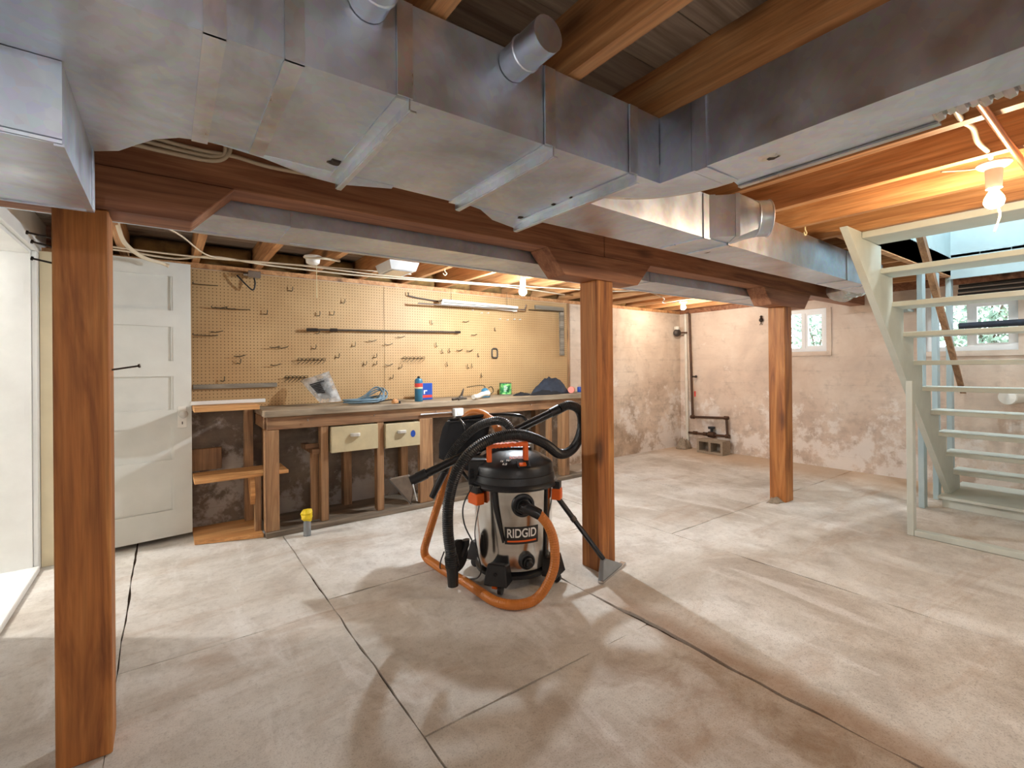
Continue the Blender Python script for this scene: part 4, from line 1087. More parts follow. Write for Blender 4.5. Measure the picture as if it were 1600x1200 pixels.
# raised motor housing at the back of the head, recess and switch on the front slope
MB().prism([(VC + vr * a + vt * b).to_2d()[:] for a, b in ((-0.15, -0.14), (0.13, -0.14), (0.11, 0.02), (-0.12, 0.02))], 'z', 0.70, 0.752).build('motor_housing', M['black'], head, bevel=0.012, seg=2)
slope = Vector((0, 0, 0)); 
def onslope(ang, s):     # s 0 at the outer edge, 1 near the top of the sloped front
    r = 0.222 + (0.150 - 0.222) * s; z = 0.672 + (0.716 - 0.672) * s
    return vpt(ang, r, z)
def slope_frame(ang):
    a = math.radians(ang)
    ex = vr * math.cos(a) - vt * math.sin(a)
    ey = (onslope(ang, 1) - onslope(ang, 0)).normalized()
    return ex, ey, ex.cross(ey)
ex, ey, ez = slope_frame(16)
MB().obox(onslope(16, 0.28) + ez * 0.004, ex, ey, ez, 0.036, 0.026, 0.004).build('switch_recess', M['blackmatte'], head, bevel=0.002)
MB().obox(onslope(14, 0.16) + ez * 0.010, ex, ey, ez, 0.020, 0.012, 0.006).build('switch', M['orange'], head, bevel=0.003)
def slope_text(s, size, ang, k, mat):
    me = text_mesh(s, size)
    ex, ey, ez = slope_frame(ang); c = onslope(ang, k) + ez * 0.0022
    mb = MB(); mb.v = [c + ex * v.co.x + ey * v.co.y + ez * v.co.z for v in me.vertices]; mb.f = [tuple(p.vertices) for p in me.polygons]
    mb.build('lettering', mat, head)
slope_text('RIDGID', 0.026, 8, 0.92, M['pink'])
slope_text('16', 0.020, -20, 0.56, M['text'])
slope_text('HP', 0.020, -8, 0.66, M['text'])
slope_text('6.5', 0.022, -13, 0.30, M['text'])
# side vent housing on the left of the head
MB().obox(vpt(-75, 0.205, 0.625), vr, vt, Zv, 0.055, 0.07, 0.075).build('vent_housing', M['black'], head, bevel=0.012, seg=2)
for k in range(4): MB().obox(vpt(-62, 0.262, 0.60 + 0.014 * k), vr, vt, Zv, 0.012, 0.022, 0.003).build('vent_slot', M['blackmatte'], head)
# carrying handle
hb = []
hA, hB = at(764, 697, 2.60), at(821, 693, 2.64)
hd = (hB - hA).normalized(); hs = hd.cross(Zv).normalized()
mb = MB().obox((hA + hB) / 2, hd, hs, hd.cross(hs), (hB - hA).length / 2 + 0.012, 0.019, 0.011)
hnd = mb.build('handle', M['orange'], vac, bevel=0.005, seg=2)
for p, zz in ((hA, 0.70), (hB, 0.70)):
    MB().obox(Vector((p.x, p.y, (p.z + zz) / 2)), hd, hs, Zv, 0.013, 0.018, (p.z - zz) / 2).build('handle_leg', M['orange'], hnd, bevel=0.004)
for k in range(9):
    p = hA + (hB - hA) * ((k + 0.8) / 10.5)
    MB().obox(p - vt * -0.0, hd, hs, hd.cross(hs), 0.004, 0.0205, 0.0122).build('grip_ridge', M['orange'], hnd)
# latches
def latch(ang, w):
    L = empty('latch', (0, 0, 0)); L.parent = vac; L['_o'] = vac['_o']
    a = math.radians(ang); ex = vr * math.cos(a) - vt * math.sin(a); en = vr * math.sin(a) + vt * math.cos(a)
    MB().obox(vpt(ang, 0.262, 0.495), ex, en, Zv, w, 0.026, 0.032).build('latch_clip', M['orange'], vac, bevel=0.006, seg=2)
    MB().obox(vpt(ang, 0.262, 0.545), ex, en, Zv, w * 0.85, 0.022, 0.022).build('latch_top', M['black'], vac, bevel=0.006, seg=2)
    bpy.data.objects.remove(L)
latch(-52, 0.045); latch(72, 0.03)
# ports
def port(ang, z, r, name):
    a = math.radians(ang); en = vr * math.sin(a) + vt * math.cos(a)
    return MB().lathe([(r, -0.02), (r, 0.006), (r * 0.93, 0.012), (r * 0.78, 0.014), (r * 0.72, 0.004), (r * 0.62, 0.004), (r * 0.60, 0.03), (r * 0.5, 0.034), (r * 0.45, 0.02), (0.002, 0.02)], vpt(ang, 0.228, z), en, 32).build(name, M['black'], vac, smooth=35), en
port(13, 0.470, 0.064, 'inlet_port')
pd, en = port(18, 0.165, 0.045, 'drain_port')
MB().lathe([(0.020, 0.03), (0.020, 0.05), (0.014, 0.056), (0.002, 0.056)], vpt(18, 0.228, 0.165), en, 20).build('drain_cap', M['black'], pd, smooth=35)
# name plate on the drum
def drum_r(z): return 0.218 + (0.230 - 0.218) * (z - 0.125) / 0.375
mb = MB(); n = 16; zA, zB = 0.258, 0.352
for j in range(n + 1):
    ang = -12.5 + 49.0 * j / n
    for z in (zA, zB):
        mb.v.append(vpt(ang, drum_r(z) + 0.0012, z))
mb.f = [(2 * j, 2 * j + 2, 2 * j + 3, 2 * j + 1) for j in range(n)]
plate = mb.build('name_plate', M['labelblack'], vac, smooth=True)
me = text_mesh('RIDGID', 0.078, 0.0004)
bm = bmesh.new(); bm.from_mesh(me); bmesh.ops.subdivide_edges(bm, edges=[e for e in bm.edges if e.calc_length() > 0.012], cuts=2); bm.to_mesh(me); bm.free()
xs = [v.co.x for v in me.vertices]; x0, x1 = min(xs), max(xs)
mb = MB()
for v in me.vertices:
    ang = -9.0 + 42.0 * (v.co.x - x0) / (x1 - x0); z = 0.316 + v.co.y * 0.86
    mb.v.append(vpt(ang, drum_r(z) + 0.0024 + v.co.z, z))
mb.f = [tuple(p.vertices) for p in me.polygons]
mb.build('lettering', M['text'], plate)
mb = MB()
for j in range(n + 1):
    ang = -9.0 + 42.0 * j / n
    for z in (0.270, 0.279): mb.v.append(vpt(ang, drum_r(z) + 0.0022, z))
mb.f = [(2 * j, 2 * j + 2, 2 * j + 3, 2 * j + 1) for j in range(n)]
mb.build('orange_stripe', M['orange'], plate)
# caster feet
for ang in (-20, 62, 150, -120):
    a = math.radians(ang); ex = vr * math.cos(a) - vt * math.sin(a); en = vr * math.sin(a) + vt * math.cos(a)
    f = MB().hexa([vpt(ang, 0.205, 0.055) + ex * s for s in (-0.068, 0.068)] + [vpt(ang, 0.30, 0.055) + ex * s for s in (0.068, -0.068)],
                  [vpt(ang, 0.205, 0.15) + ex * s for s in (-0.052, 0.052)] + [vpt(ang, 0.275, 0.165) + ex * s for s in (0.052, -0.052)]).build('caster_foot', M['black'], vac, bevel=0.006)
    MB().lathe([(0.012, -0.012), (0.026, -0.010), (0.027, 0.010), (0.012, 0.012)], vpt(ang + 4, 0.262, 0.028), ex, 16).build('caster_wheel', M['black'], f, smooth=35)
    MB().obox(vpt(ang - 3, 0.262, 0.043), ex, en, Zv, 0.014, 0.012, 0.012).build('caster_fork', M['orange'] if ang == -20 else M['black'], f)
    MB().lathe([(0.010, 0), (0.010, 0.002)], vpt(ang, 0.2885, 0.115), en, 10).build('foot_hole', M['blackmatte'], f)
# dark strap line down the drum and push handle behind
MB().tube([vpt(52, 0.236, 0.54), vpt(52, 0.230, 0.34), vpt(52, 0.224, 0.13)], 0.008, 6).build('drum_strap', M['black'], vac)
ph = [at(823, 702, 3.05), at(824, 664, 3.05), at(820, 654, 3.05), at(808, 649, 3.06), at(770, 648, 3.10), at(715, 655, 3.16), at(700, 660, 3.17), at(697, 700, 3.12)]
lo = Vector((ph[0].x, ph[0].y, 0.35)); 
MB().tube(catmull([vpt(150, 0.235, 0.35)] + [ph[0], ph[1]] + ph[2:6] + [ph[6], ph[7], vpt(-140, 0.235, 0.35)], 6), 0.011, 8).build('push_handle', M['blackgloss'], vac, smooth=True)
# hanging accessory bag behind
ab = thing('accessory_bag', (at(730, 700, 3.2).x, at(730, 700, 3.2).y, 0.5), 'black fabric accessory bag hanging open behind the vacuum head', 'bag')
top = [at(698, 660, 3.10), at(768, 655, 3.06), at(760, 648, 3.34), at(712, 652, 3.36)]
bot = [at(686, 716, 3.08), at(735, 738, 3.04), at(735, 725, 3.24), at(692, 708, 3.26)]
mb = MB(); nu = 8; nv = 8; ring0 = []
def edgepts(Q):
    out = []
    for a, b in zip(Q, Q[1:] + Q[:1]):
        for k in range(nu): out.append(a + (b - a) * (k / nu))
    return out
tp, bt = edgepts(top), edgepts(bot); m = len(tp)
for j in range(nv + 1):
    v = j / nv
    for i in range(m):
        p = tp[i] * (1 - v) + bt[i] * v
        c = sum(tp, Vector()) / m * (1 - v) + sum(bt, Vector()) / m * v
        p = p + (p - c).normalized() * (0.03 * math.sin(math.pi * v) + 0.02 * mnoise.noise(p * 14))
        mb.v.append(p)
mb.f = [(j * m + i, j * m + (i + 1) % m, (j + 1) * m + (i + 1) % m, (j + 1) * m + i) for j in range(nv) for i in range(m)] + [tuple(nv * m + i for i in range(m))]
mb.build('pouch', M['blackmatte'], ab, smooth=True)
MB().tube(tp + [tp[0]], 0.008, 6, cap=False).build('rim', M['black'], ab)
MB().tube(catmull([at(718, 655, 3.05), at(727, 668, 3.0), at(728, 690, 3.0)], 6), 0.008, 6).build('strap', M['blackgloss'], ab, smooth=True)

# black ribbed hose looping over the head and round behind the post
def ribbed(pts, r, depth, pitch, name, mat, parent, n=12):
    q = resample(catmull(pts, 10), pitch / 2)
    return MB().tube(q, [r - depth * (i % 2) for i in range(len(q))], n).build(name, mat, parent)
bh = thing('vacuum_hose', (at(708, 912, 2.5).x, at(708, 912, 2.5).y, 0.05), 'thick black ribbed vacuum hose draped over the vacuum with its cuff hanging in front', 'hose')
PA = [at(705, 868, 2.50), at(700, 830, 2.50), at(701, 785, 2.50), at(712, 742, 2.49), at(735, 707, 2.50), at(768, 686, 2.54), at(810, 679, 2.62), at(848, 691, 2.74), at(874, 709, 2.86), at(893, 703, 2.95), at(905, 684, 3.02), at(909, 660, 3.07), at(904, 640, 3.06), at(889, 633, 3.02), at(874, 639, 2.99)]
ribbed(PA, 0.030, 0.0035, 0.011, 'hose', M['black'], bh, 14)
MB().tube([at(705, 868, 2.50), at(706.5, 885, 2.50)], 0.034, 16).build('cuff', M['black'], bh, smooth=40)
for k in range(5): MB().tube([at(705.2 + 0.3 * k, 871 + 3.2 * k, 2.50), at(705.3 + 0.3 * k, 872.6 + 3.2 * k, 2.50)], 0.0365, 16).build('cuff_ring', M['blackgloss'], bh, smooth=40)
MB().tube([at(706.5, 886, 2.50), at(708, 915, 2.50)], [0.032, 0.028], 18, cap=False).build('end_tube', M['blackgloss'], bh, smooth=40)
MB().lathe([(0.0275, 0), (0.002, 0)], at(707.9, 912, 2.50), (0, 0, 1), 16).build('tube_mouth', M['blackmatte'], bh)
# straight wand with floor nozzle
wn_ = thing('wand', (at(760, 690, 2.9).x, at(760, 690, 2.9).y, 0.6), 'straight black extension wand lying across the vacuum with a dusty triangular nozzle', 'wand')
wa, wb_ = at(874, 639, 2.99), at(642, 752, 2.84)
wd = (wb_ - wa)
def wseg(t0, t1, r0, r1, mat, name): return MB().tube([wa + wd * t0, wa + wd * t1], [r0, r1], 16).build(name, mat, wn_, smooth=40)
wseg(0.0, 0.06, 0.031, 0.030, M['black'], 'cuff')
wseg(0.06, 0.48, 0.026, 0.026, M['blackgloss'], 'tube')
wseg(0.48, 0.56, 0.029, 0.029, M['black'], 'joint')
wseg(0.56, 0.90, 0.026, 0.026, M['blackgloss'], 'tube')
wseg(0.90, 1.0, 0.031, 0.031, M['black'], 'joint')
MB().obox(wa + wd * 0.94 + Zv * 0.03, wd.normalized(), vt, wd.normalized().cross(vt), 0.03, 0.012, 0.006).build('latch_button', M['black'], wn_, bevel=0.002)
na, nb_, nc, nd_ = at(639, 742, 2.86), at(648, 758, 2.84), at(643, 786, 2.84), at(609, 748, 2.92)
off = vt * 0.022
MB().add([na + off, nb_ + off, nc + off * 0.7, nd_ + off * 0.7, na - off, nb_ - off, nc - off * 0.7, nd_ - off * 0.7], [(0, 1, 2, 3), (7, 6, 5, 4), (0, 4, 5, 1), (1, 5, 6, 2), (2, 6, 7, 3), (3, 7, 4, 0)]).build('floor_nozzle', M['dusty'], wn_, bevel=0.005)
MB().tube([nc, nd_], 0.011, 8).build('nozzle_lip', M['tool'], wn_)
MB().tube([at(645, 755, 2.82), at(652, 783, 2.81)], 0.004, 6).build('wire_clip', M['steel'], wn_)
# second hose arc with short end tube
b2 = thing('spare_hose', (at(690, 750, 3.0).x, at(690, 750, 3.0).y, 0.5), 'second black hose arching behind the vacuum head to a short end tube', 'hose')
PB = [at(694, 738, 2.98), at(703, 714, 2.97), at(720, 690, 2.96), at(744, 668, 2.95), at(770, 658, 2.95), at(788, 660, 2.94), at(799, 672, 2.92), at(803, 686, 2.90)]
ribbed(PB, 0.027, 0.003, 0.011, 'hose', M['black'], b2)
MB().tube([at(694, 738, 2.98), at(675, 777, 2.98)], [0.024, 0.020], 14).build('end_tube', M['black'], b2, smooth=40)
# orange hose
oh = thing('orange_hose', (at(800, 940, 2.42).x, at(800, 940, 2.42).y, 0.0), 'tan orange vacuum hose looping from the drum inlet along the floor and up behind', 'hose')
ZH = 0.027
fl = lambda px, py: on(px, py, Z=ZH)
en13 = vr * math.sin(math.radians(13)) + vt * math.cos(math.radians(13))
ip0 = vpt(13, 0.262, 0.470)
PO = [at(842, 803, 2.50), at(857, 822, 2.48), at(866, 850, 2.46), at(866, 885, 2.44), at(853, 917, 2.43), fl(834, 938), fl(805, 945), fl(775, 940), fl(750, 925), fl(725, 908), fl(700, 895), fl(680, 882), fl(667, 872), at(663, 860, 2.98), at(668, 840, 3.02), at(679, 805, 3.05), at(690, 770, 3.10), at(700, 730, 3.18), at(712, 690, 3.24), at(722, 660, 3.26), at(736, 646, 3.22), at(752, 646, 3.16), at(768, 656, 3.08), at(779, 672, 3.0)]
q = resample(catmull(PO, 10), 0.006)
MB().tube(q, [0.0255 - 0.0012 * (i % 2) for i in range(len(q))], 14).build('hose', M['hose'], oh)
MB().tube([ip0 - en13 * 0.01, ip0 + en13 * 0.03, at(828, 796, 2.50), at(843, 804, 2.50)], [0.036, 0.034, 0.030, 0.029], 18).build('inlet_elbow', M['blackgloss'], oh, smooth=40)
# second wand leaning to the floor
w2 = thing('crevice_wand', (2.05, 1.88, 0.0), 'thin dark wand slanting from the vacuum to the floor with a clear fan shaped nozzle', 'wand')
w2a, w2b = at(842, 738, 2.90), at(943, 874, 2.745)
MB().tube([w2a, w2a + (w2b - w2a) * 0.55], 0.016, 12).build('tube', M['black'], w2, smooth=40)
MB().tube([w2a + (w2b - w2a) * 0.53, w2a + (w2b - w2a) * 0.57], 0.0185, 12).build('joint', M['tool'], w2, smooth=40)
MB().tube([w2a + (w2b - w2a) * 0.57, w2b], 0.0145, 12).build('tube', M['blackgloss'], w2, smooth=40)
zf = 0.004
e1, e2 = on(939, 911, Z=zf), on(974, 881, Z=zf)
ctr = (e1 + e2) / 2; ed = (e2 - e1).normalized(); back = Vector((ed.y, -ed.x, 0))
if back.dot(vt) > 0: back = -back
w2t = w2b
fan = [e1, e2, e2 + Zv * 0.03, e1 + Zv * 0.03]
MB().add([e1 - back * 0.012, e2 - back * 0.012, w2t + ed * 0.018 - back * 0.012, w2t - ed * 0.018 - back * 0.012, e1 + back * 0.02, e2 + back * 0.02, w2t + ed * 0.018 + back * 0.016, w2t - ed * 0.018 + back * 0.016],
         [(0, 1, 2, 3), (7, 6, 5, 4), (0, 4, 5, 1), (1, 5, 6, 2), (2, 6, 7, 3), (3, 7, 4, 0)]).build('fan_nozzle', M['glassgrey'], w2, bevel=0.003)
MB().obox(ctr + Zv * 0.006, ed, back, Zv, (e2 - e1).length / 2 + 0.004, 0.016, 0.006).build('nozzle_lip', M['steel'], w2)
# crevice tool and brush clipped beside the drum, power cord
ct = MB().tube([vpt(-26, 0.243, 0.545), vpt(-24, 0.240, 0.46), vpt(-14, 0.234, 0.27)], [0.016, 0.014, 0.006], 10).build('crevice_tool', M['black'], smooth=40)
tag(ct, 'black tapered crevice tool standing against the front of the steel drum', 'nozzle')
br = thing('round_brush', (at(716, 868, 2.70).x, at(716, 868, 2.70).y, 0.1), 'round black dusting brush clipped beside the drum behind the hose cuff', 'brush')
MB().lathe([(0.03, -0.02), (0.085, -0.012), (0.088, 0.012), (0.03, 0.02)], at(714, 868, 2.68), vr * 0.8 + vt * 0.5, 26).build('bristles', M['brush'], br)
MB().tube([at(722, 868, 2.70), at(729, 850, 2.70), at(728, 843, 2.70)], [0.02, 0.018, 0.022], 12).build('neck', M['black'], br, smooth=40)
pc_ = MB().tube(catmull([vpt(-50, 0.29, 0.57), at(724, 790, 2.55), at(726, 820, 2.53), at(740, 850, 2.52), at(751, 883, 2.52), at(749, 900, 2.53), on(735, 905, Z=0.006), on(705, 900, Z=0.006), on(690, 893, Z=0.006), at(688, 880, 2.72), at(694, 862, 2.68)], 8), 0.004, 6).build('power_cord', M['black'], smooth=True)
tag(pc_, 'thin black power cord hanging down the left of the steel drum', 'cord')
for px0 in (743,):
    pc2 = MB().tube(catmull([vpt(-40, 0.288, 0.47), at(742, 830, 2.54), at(746, 860, 2.53), at(750, 880, 2.53)], 6), 0.003, 6).build('cord_loop', M['black'], smooth=True)
    tag(pc2, 'inner strand of thin black cord below the left orange latch', 'cord')
MB().tube(catmull([at(787, 690, 2.64), at(793, 684, 2.63), at(803, 688, 2.63), at(815, 692, 2.64), at(822, 691, 2.66)], 6), 0.0035, 6).build('cord_wrap', M['black'], vac, smooth=True)

# ================================================================== CABLES UNDER THE JOISTS
def cable(pts, r, mat, label, name='electric_cable', group='cables stapled under the joists', n=6):
    o = MB().tube(catmull(pts, n), r, 6).build(name, mat, smooth=True)
    return tag(o, label, 'cable', group)
zc = 2.018
cable([(-0.55, 4.10, zc), (-0.27, 4.09, zc), (0.05, 4.08, zc - 0.02), (0.26, 3.97, zc), (0.6, 4.06, zc), (0.8, 4.08, zc), (1.33, 4.04, zc - 0.01), (2.02, 3.99, zc), (2.8, 3.87, zc), (3.6, 3.95, zc)], 0.007, M['cable'], 'long cream cable running along the joists just above the pegboard')
cable([(-0.5, 3.98, zc), (0.1, 3.99, zc - 0.01), (0.5, 4.0, zc), (0.9, 3.94, zc), (1.45, 3.92, zc - 0.012), (2.1, 3.9, zc), (2.9, 3.75, zc), (3.9, 3.5, zc)], 0.006, M['cable'], 'second cream cable a little in front of the long one above the pegboard')
cable([(-0.2, 3.0, zc), (0.05, 3.35, zc - 0.01), (0.26, 3.95, zc - 0.004), (0.6, 3.96, zc), (1.1, 3.88, zc), (1.7, 3.8, zc)], 0.005, M['cable'], 'thin cable slanting across from the rear duct to the pegboard joists')
cable([(3.4, 3.5, zc), (3.8, 3.45, zc - 0.012), (4.15, 3.3, zc), (4.6, 3.38, zc - 0.03), (4.9, 3.6, zc - 0.04), (5.25, 3.5, zc)], 0.006, M['cable'], 'looping cable under the joists beyond the middle post')
cable([(2.3, 2.55, zc), (2.9, 2.56, zc), (3.5, 2.57, zc - 0.01), (4.1, 2.56, zc), (4.9, 2.54, zc), (5.5, 2.6, zc)], 0.007, M['cable'], 'cream cable along the back edge of the rear duct by the far bulb')
cable([(-0.22, 3.4, 2.05), (-0.2, 3.7, 1.99), (-0.12, 3.95, 1.96), (-0.02, 4.07, 1.955), (0.02, 4.08, 1.94)], 0.013, M['cable'], 'thick white cable hanging above the open panel door')
yb_ = 1.968
for k, (dz, x1) in enumerate(((0.0, 0.12), (0.022, 0.13), (0.044, 0.30))):
    p = [(-0.14, yb_, 1.955 + dz), (0.0, yb_, 1.95 + dz * 0.8), (0.11, yb_, 1.95 + dz * 0.7)]
    p += [(0.16, yb_, 1.962 + dz * 0.6), (0.185 - 0.012 * k, yb_ - 0.004, 1.99), (0.19 - 0.014 * k, yb_ + 0.0, 2.02)] if k < 2 else [(0.2, yb_, 1.985), (0.32, yb_, 1.975), (0.5, yb_, 1.98)]
    cable(p, 0.0075, M['cable'], ['lowest of three cream cables on the face of the beam', 'middle of three cream cables on the face of the beam', 'topmost of three cream cables on the face of the beam'][k], group='cables on the beam face')
cable([at(1490, 168, 1.52), at(1505, 190, 1.62), at(1520, 200, 1.70), at(1528, 222, 1.78), at(1545, 238, 1.86), at(1549, 250, 1.91)], 0.009, M['cable'], 'thick pale cable dropping to the warm bulb beside the stairs')
cable([at(1549, 254, 1.91), at(1530, 262, 1.95), at(1500, 266, 2.05), at(1470, 268, 2.12)], 0.005, M['cable'], 'thin pale cable leaving the warm bulb to the left along the joist')
cp = MB().tube([(1.50, 0.332, 2.012), (3.2, 0.335, 2.012)], 0.0115, 14).build('copper_pipe', M['copper'], smooth=40)
tag(cp, 'shiny copper pipe under the joists beside the warm bulb', 'pipe')

# unlit pull chain lamp, square ceiling box
ul = thing('lamp_holder', (0.86, 3.62, ZJ), 'unlit porcelain lamp holder with a pull string above the workbench', 'lamp')
MB().lathe([(0.06, 0), (0.062, -0.012), (0.05, -0.022), (0.045, -0.05), (0.03, -0.06), (0.012, -0.062)], (0.86, 3.62, ZJ - 0.001), n=20).build('socket', M['porcelain'], ul, smooth=40)
MB().tube([(0.885, 3.62, ZJ - 0.05), (0.886, 3.62, ZJ - 0.30)], 0.0022, 5).build('pull_string', M['cream'], ul)
cable([(0.80, 3.62, zc), (0.84, 3.58, zc - 0.012), (0.92, 3.56, zc - 0.008), (1.05, 3.62, zc)], 0.009, M['cable'], 'short cable looped over the unlit porcelain lamp holder')
sb = thing('ceiling_box', (1.47, 3.55, ZJ), 'flat square white metal box fixed under the joists over the workbench', 'lamp')
MB().hexa([(1.37, 3.42, 1.965), (1.57, 3.42, 1.965), (1.57, 3.68, 1.965), (1.37, 3.68, 1.965)], [(1.35, 3.40, ZJ - 0.001), (1.59, 3.40, ZJ - 0.001), (1.59, 3.70, ZJ - 0.001), (1.35, 3.70, ZJ - 0.001)]).build('housing', M['lampwhite'], sb)
MB().box(1.395, 1.545, 3.445, 3.655, 1.960, 1.9645).build('cover_plate', M['steel'], sb)
for (x, y, lb) in ((1.864, 3.5, 'small brass cup hook under the joists behind the square box'), (3.05, 1.25, 'small pale cup hook under the joist left of the stair top')):
    o = MB().tube(catmull([(x, y, ZJ - 0.001), (x, y, ZJ - 0.02), (x + 0.018, y, ZJ - 0.035), (x, y, ZJ - 0.052), (x - 0.018, y, ZJ - 0.036)], 5), 0.0035, 6).build('cup_hook', M['cream'], smooth=True)
    tag(o, lb, 'hook')
# insulation in the joist bays above the back wall
for k in range(-2, 14):
    x0 = 0.18 + 0.42 * k + 0.004 + 0.026; x1 = x0 + 0.42 - 0.052
    mb = MB(); nu, nv = 10, 6
    for j in range(nv + 1):
        for i in range(nu + 1):
            u, v = i / nu, j / nv
            b = (16 * u * (1 - u) * v * (1 - v)) ** 0.4
            p = Vector((x0 + (x1 - x0) * u, YBACK + 0.12 - 0.10 * b, ZJ + 0.004 + (ZSUB - ZJ - 0.012) * v))
            p.y += 0.03 * mnoise.noise(p * 9) * b
            mb.v.append(p)
    o_ = len(mb.v)
    mb.v += [(Vector((p.x, YBACK + 0.155, p.z))) for p in mb.v[:o_]]
    for j in range(nv):
        for i in range(nu):
            a = j * (nu + 1) + i
            mb.f.append((a, a + 1, a + nu + 2, a + nu + 1)); mb.f.append((o_ + a + nu + 1, o_ + a + nu + 2, o_ + a + 1, o_ + a))
    per = [i for i in range(nu)] + [nu + j * (nu + 1) for j in range(nv)] + [nv * (nu + 1) + nu - i for i in range(nu)] + [(nv - j) * (nu + 1) for j in range(nv)]
    for a, b in zip(per, per[1:] + per[:1]): mb.f.append((a, o_ + a, o_ + b, b))
    o = mb.build('insulation_batt', M['insul'], smooth=True)
    tag(o, 'brown insulation batt in the %s joist bay from the left, above the pegboard wall' % 'first second third fourth fifth sixth seventh eighth ninth tenth eleventh twelfth thirteenth fourteenth fifteenth sixteenth'.split()[k + 2], 'insulation', 'insulation batts in the joist bays')

# ================================================================== FAR CORNER PIPES
wp_ = thing('water_pipe', (6.22, 4.12, 0.0), 'old brown water pipe with a stepped bend in the far corner', 'pipe')
X_ = 6.24
MB().tube([(X_, 4.14, 1.98), (X_, 4.10, 0.46)], 0.017, 10).build('riser', M['rust'], wp_, smooth=40)
MB().tube([(X_, 4.10, 0.46), (X_, 3.58, 0.485)], 0.017, 10).build('crossbar', M['rust'], wp_, smooth=40)
MB().tube([(X_, 3.58, 0.49), (X_, 3.565, 0.235)], 0.017, 10).build('drop', M['rust'], wp_, smooth=40)
MB().tube([(X_, 3.565, 0.235), (X_, 4.165, 0.225)], 0.017, 10).build('return_pipe', M['rust'], wp_, smooth=40)
for y, z in ((4.10, 0.46), (3.58, 0.487), (3.565, 0.235), (3.90, 0.232), (4.06, 0.23)): MB().lathe([(0.018, -0.03), (0.026, -0.028), (0.026, 0.028), (0.018, 0.03)], (X_, y, z), (0, 1, 0), 12).build('fitting', M['rust'], wp_, smooth=40)
v = MB().lathe([(0.03, -0.05), (0.042, -0.045), (0.042, 0.045), (0.03, 0.05)], (X_, 3.80, 0.233), (0, 1, 0), 14).build('valve_body', M['rust'], wp_, smooth=40)
MB().lathe([(0.02, 0.03), (0.02, 0.08), (0.05, 0.082), (0.05, 0.11), (0.012, 0.115)], (X_, 3.80, 0.235), (0, 0, 1), 14).build('meter_cap', M['black'], v, smooth=40)
MB().tube([(X_, 4.12, 1.05), (X_, 4.05, 1.05)], 0.012, 8).lathe([(0.02, 0), (0.02, 0.02)], (X_, 4.05, 1.05), (0, -1, 0), 10).build('stop_tap', M['dark'], wp_)
MB().obox((X_ - 0.02, 4.045, 0.80), Vector((0, 1, 0)), Zv, Vector((1, 0, 0)), 0.012, 0.04, 0.002).build('red_tag', M['red'], wp_)
gp = MB().tube([(6.26, 4.22, 1.98), (6.26, 4.20, 0.1)], 0.022, 10).build('white_pipe', M['coppercap'], smooth=40)
tag(gp, 'white vertical pipe right in the far corner of the room', 'pipe')
m2 = thing('gauge', (6.2, 4.32, 1.70), 'small dark gauge with a dial on a bracket high in the far corner', 'gauge')
MB().lathe([(0.05, 0), (0.055, 0.01), (0.055, 0.03), (0.03, 0.04)], (6.15, 4.29, 1.70), (-0.7, -0.7, 0), 16).build('dial', M['dark'], m2, smooth=40)
MB().tube([(6.16, 4.27, 1.70), (6.232, 4.168, 1.70)], 0.012, 8).build('arm', M['rust'], m2)
MB().lathe([(0.03, 0), (0.045, 0.02), (0.045, 0.05), (0.02, 0.06)], (6.15, 4.29, 1.74), (0, 0, 1), 14).build('cap', M['coppercap'], m2, smooth=40)
hk = heap('rubble', (6.12, 4.18, 0.001), 0.13, 0.10, 0.14, M['block'], 4.0, None, 0.6)
tag(hk, 'lump of broken concrete round the pipe foot in the far corner', 'rubble')
cb = thing('cinder_block', (6.10, 3.68, 0.0), 'grey concrete cinder block lying by the far wall under the pipes', 'block')
y0, y1, x0, x1, z1 = 3.50, 3.88, 6.00, 6.19, 0.19
w_ = 0.032
mb = MB()
for a, b in ((y0, y0 + w_), ((y0 + y1) / 2 - w_ / 2, (y0 + y1) / 2 + w_ / 2), (y1 - w_, y1)): mb.box(x0, x1, a, b, 0.002 + w_, z1 - w_)
mb.box(x0, x1, y0, y1, 0.002, 0.002 + w_).box(x0, x1, y0, y1, z1 - w_, z1)
mb.build('shell', M['block'], cb)
B('web', x1 - 0.03, x1 - 0.001, y0 + w_, y1 - w_, 0.002 + w_, z1 - w_, M['block'], cb)
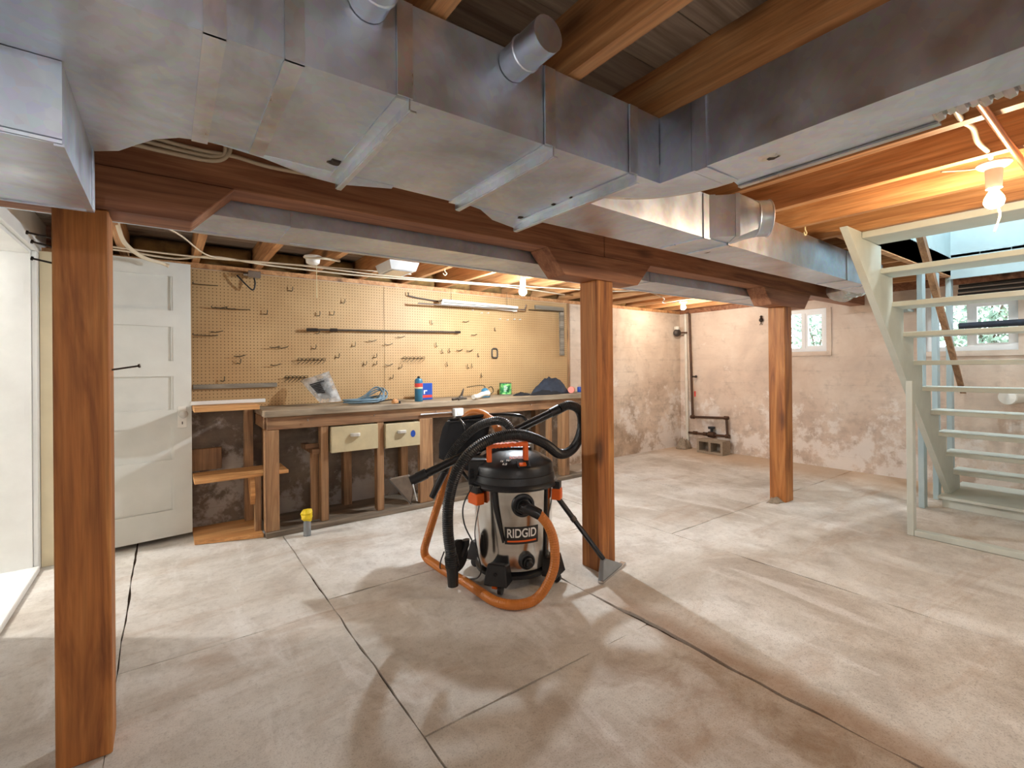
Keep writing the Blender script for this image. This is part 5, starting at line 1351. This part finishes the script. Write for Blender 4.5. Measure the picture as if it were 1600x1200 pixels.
# small ornament on the far wall
og = thing('wall_ornament', (6.285, 3.115, 1.76), 'small dark green ornament hanging high on the far wall', 'ornament')
MB().lathe([(0.002, -0.035), (0.022, -0.015), (0.026, 0.0), (0.018, 0.018), (0.008, 0.03), (0.016, 0.045), (0.002, 0.06)], (6.28, 3.115, 1.80), (0, 0, 1), 10).build('body', M['dark'], og)
MB().tube([(6.28, 3.10, 1.735), (6.28, 3.115, 1.765), (6.28, 3.13, 1.735)], 0.005, 6).build('tail', M['dark'], og)
# capped white drain pipe through the far wall
dp = thing('drain_stub', (6.2, 0.87, 0.90), 'capped white drain pipe sticking out of the far wall behind the stairs', 'pipe')
MB().lathe([(0.06, 0.0), (0.06, 0.12), (0.068, 0.122), (0.068, 0.16)], (6.299, 0.80, 0.905), (-1, 0.35, 0), 20).build('pipe', M['coppercap'], dp, smooth=40)
MB().lathe([(0.066, 0.161), (0.066, 0.17), (0.03, 0.175), (0.002, 0.175)], (6.299, 0.80, 0.905), (-1, 0.35, 0), 20).build('cap', M['porcelain'], dp, smooth=40)
# dark pipes under the rim of the far wall behind the stairs
for k, (z, lb) in enumerate(((1.97, 'upper'), (1.925, 'middle'), (1.88, 'lower'))):
    o = MB().tube([(6.24 - 0.02 * k, -0.8, z), (6.24 - 0.02 * k, 1.19, z - 0.01)], 0.016, 8).build('heating_pipe', M['dark'], smooth=40)
    tag(o, lb + ' dark pipe running along the top of the far wall behind the stairs', 'pipe', 'pipes above the stair window')
# yellowish chip of board leaning at the wall top and pale blue shelf end
tag(B('wall_shelf', 6.10, 6.299, 1.55, 1.80, 1.755, 1.775, M['stairblue']), 'small pale blue shelf on the far wall left of the stairs', 'shelf')

o = MB().tube([(6.23, 0.2, 1.585), (6.23, 1.19, 1.575)], 0.03, 10).build('drain_pipe', M['cloth'], smooth=40)
tag(o, 'dark slate pipe running level across the window behind the stairs', 'pipe')
def collar(c, seed, lb):
    tag(heap('concrete_collar', c, 0.10, 0.05, 0.035, M['block'], seed, None, 0.6), lb, 'concrete', 'rough concrete collars at post feet')
collar((4.375, 2.06, 0.001), 3.0, 'rough lump of concrete at the foot of the right post')

for o in bpy.data.objects:
    if '_o' in o: del o['_o']
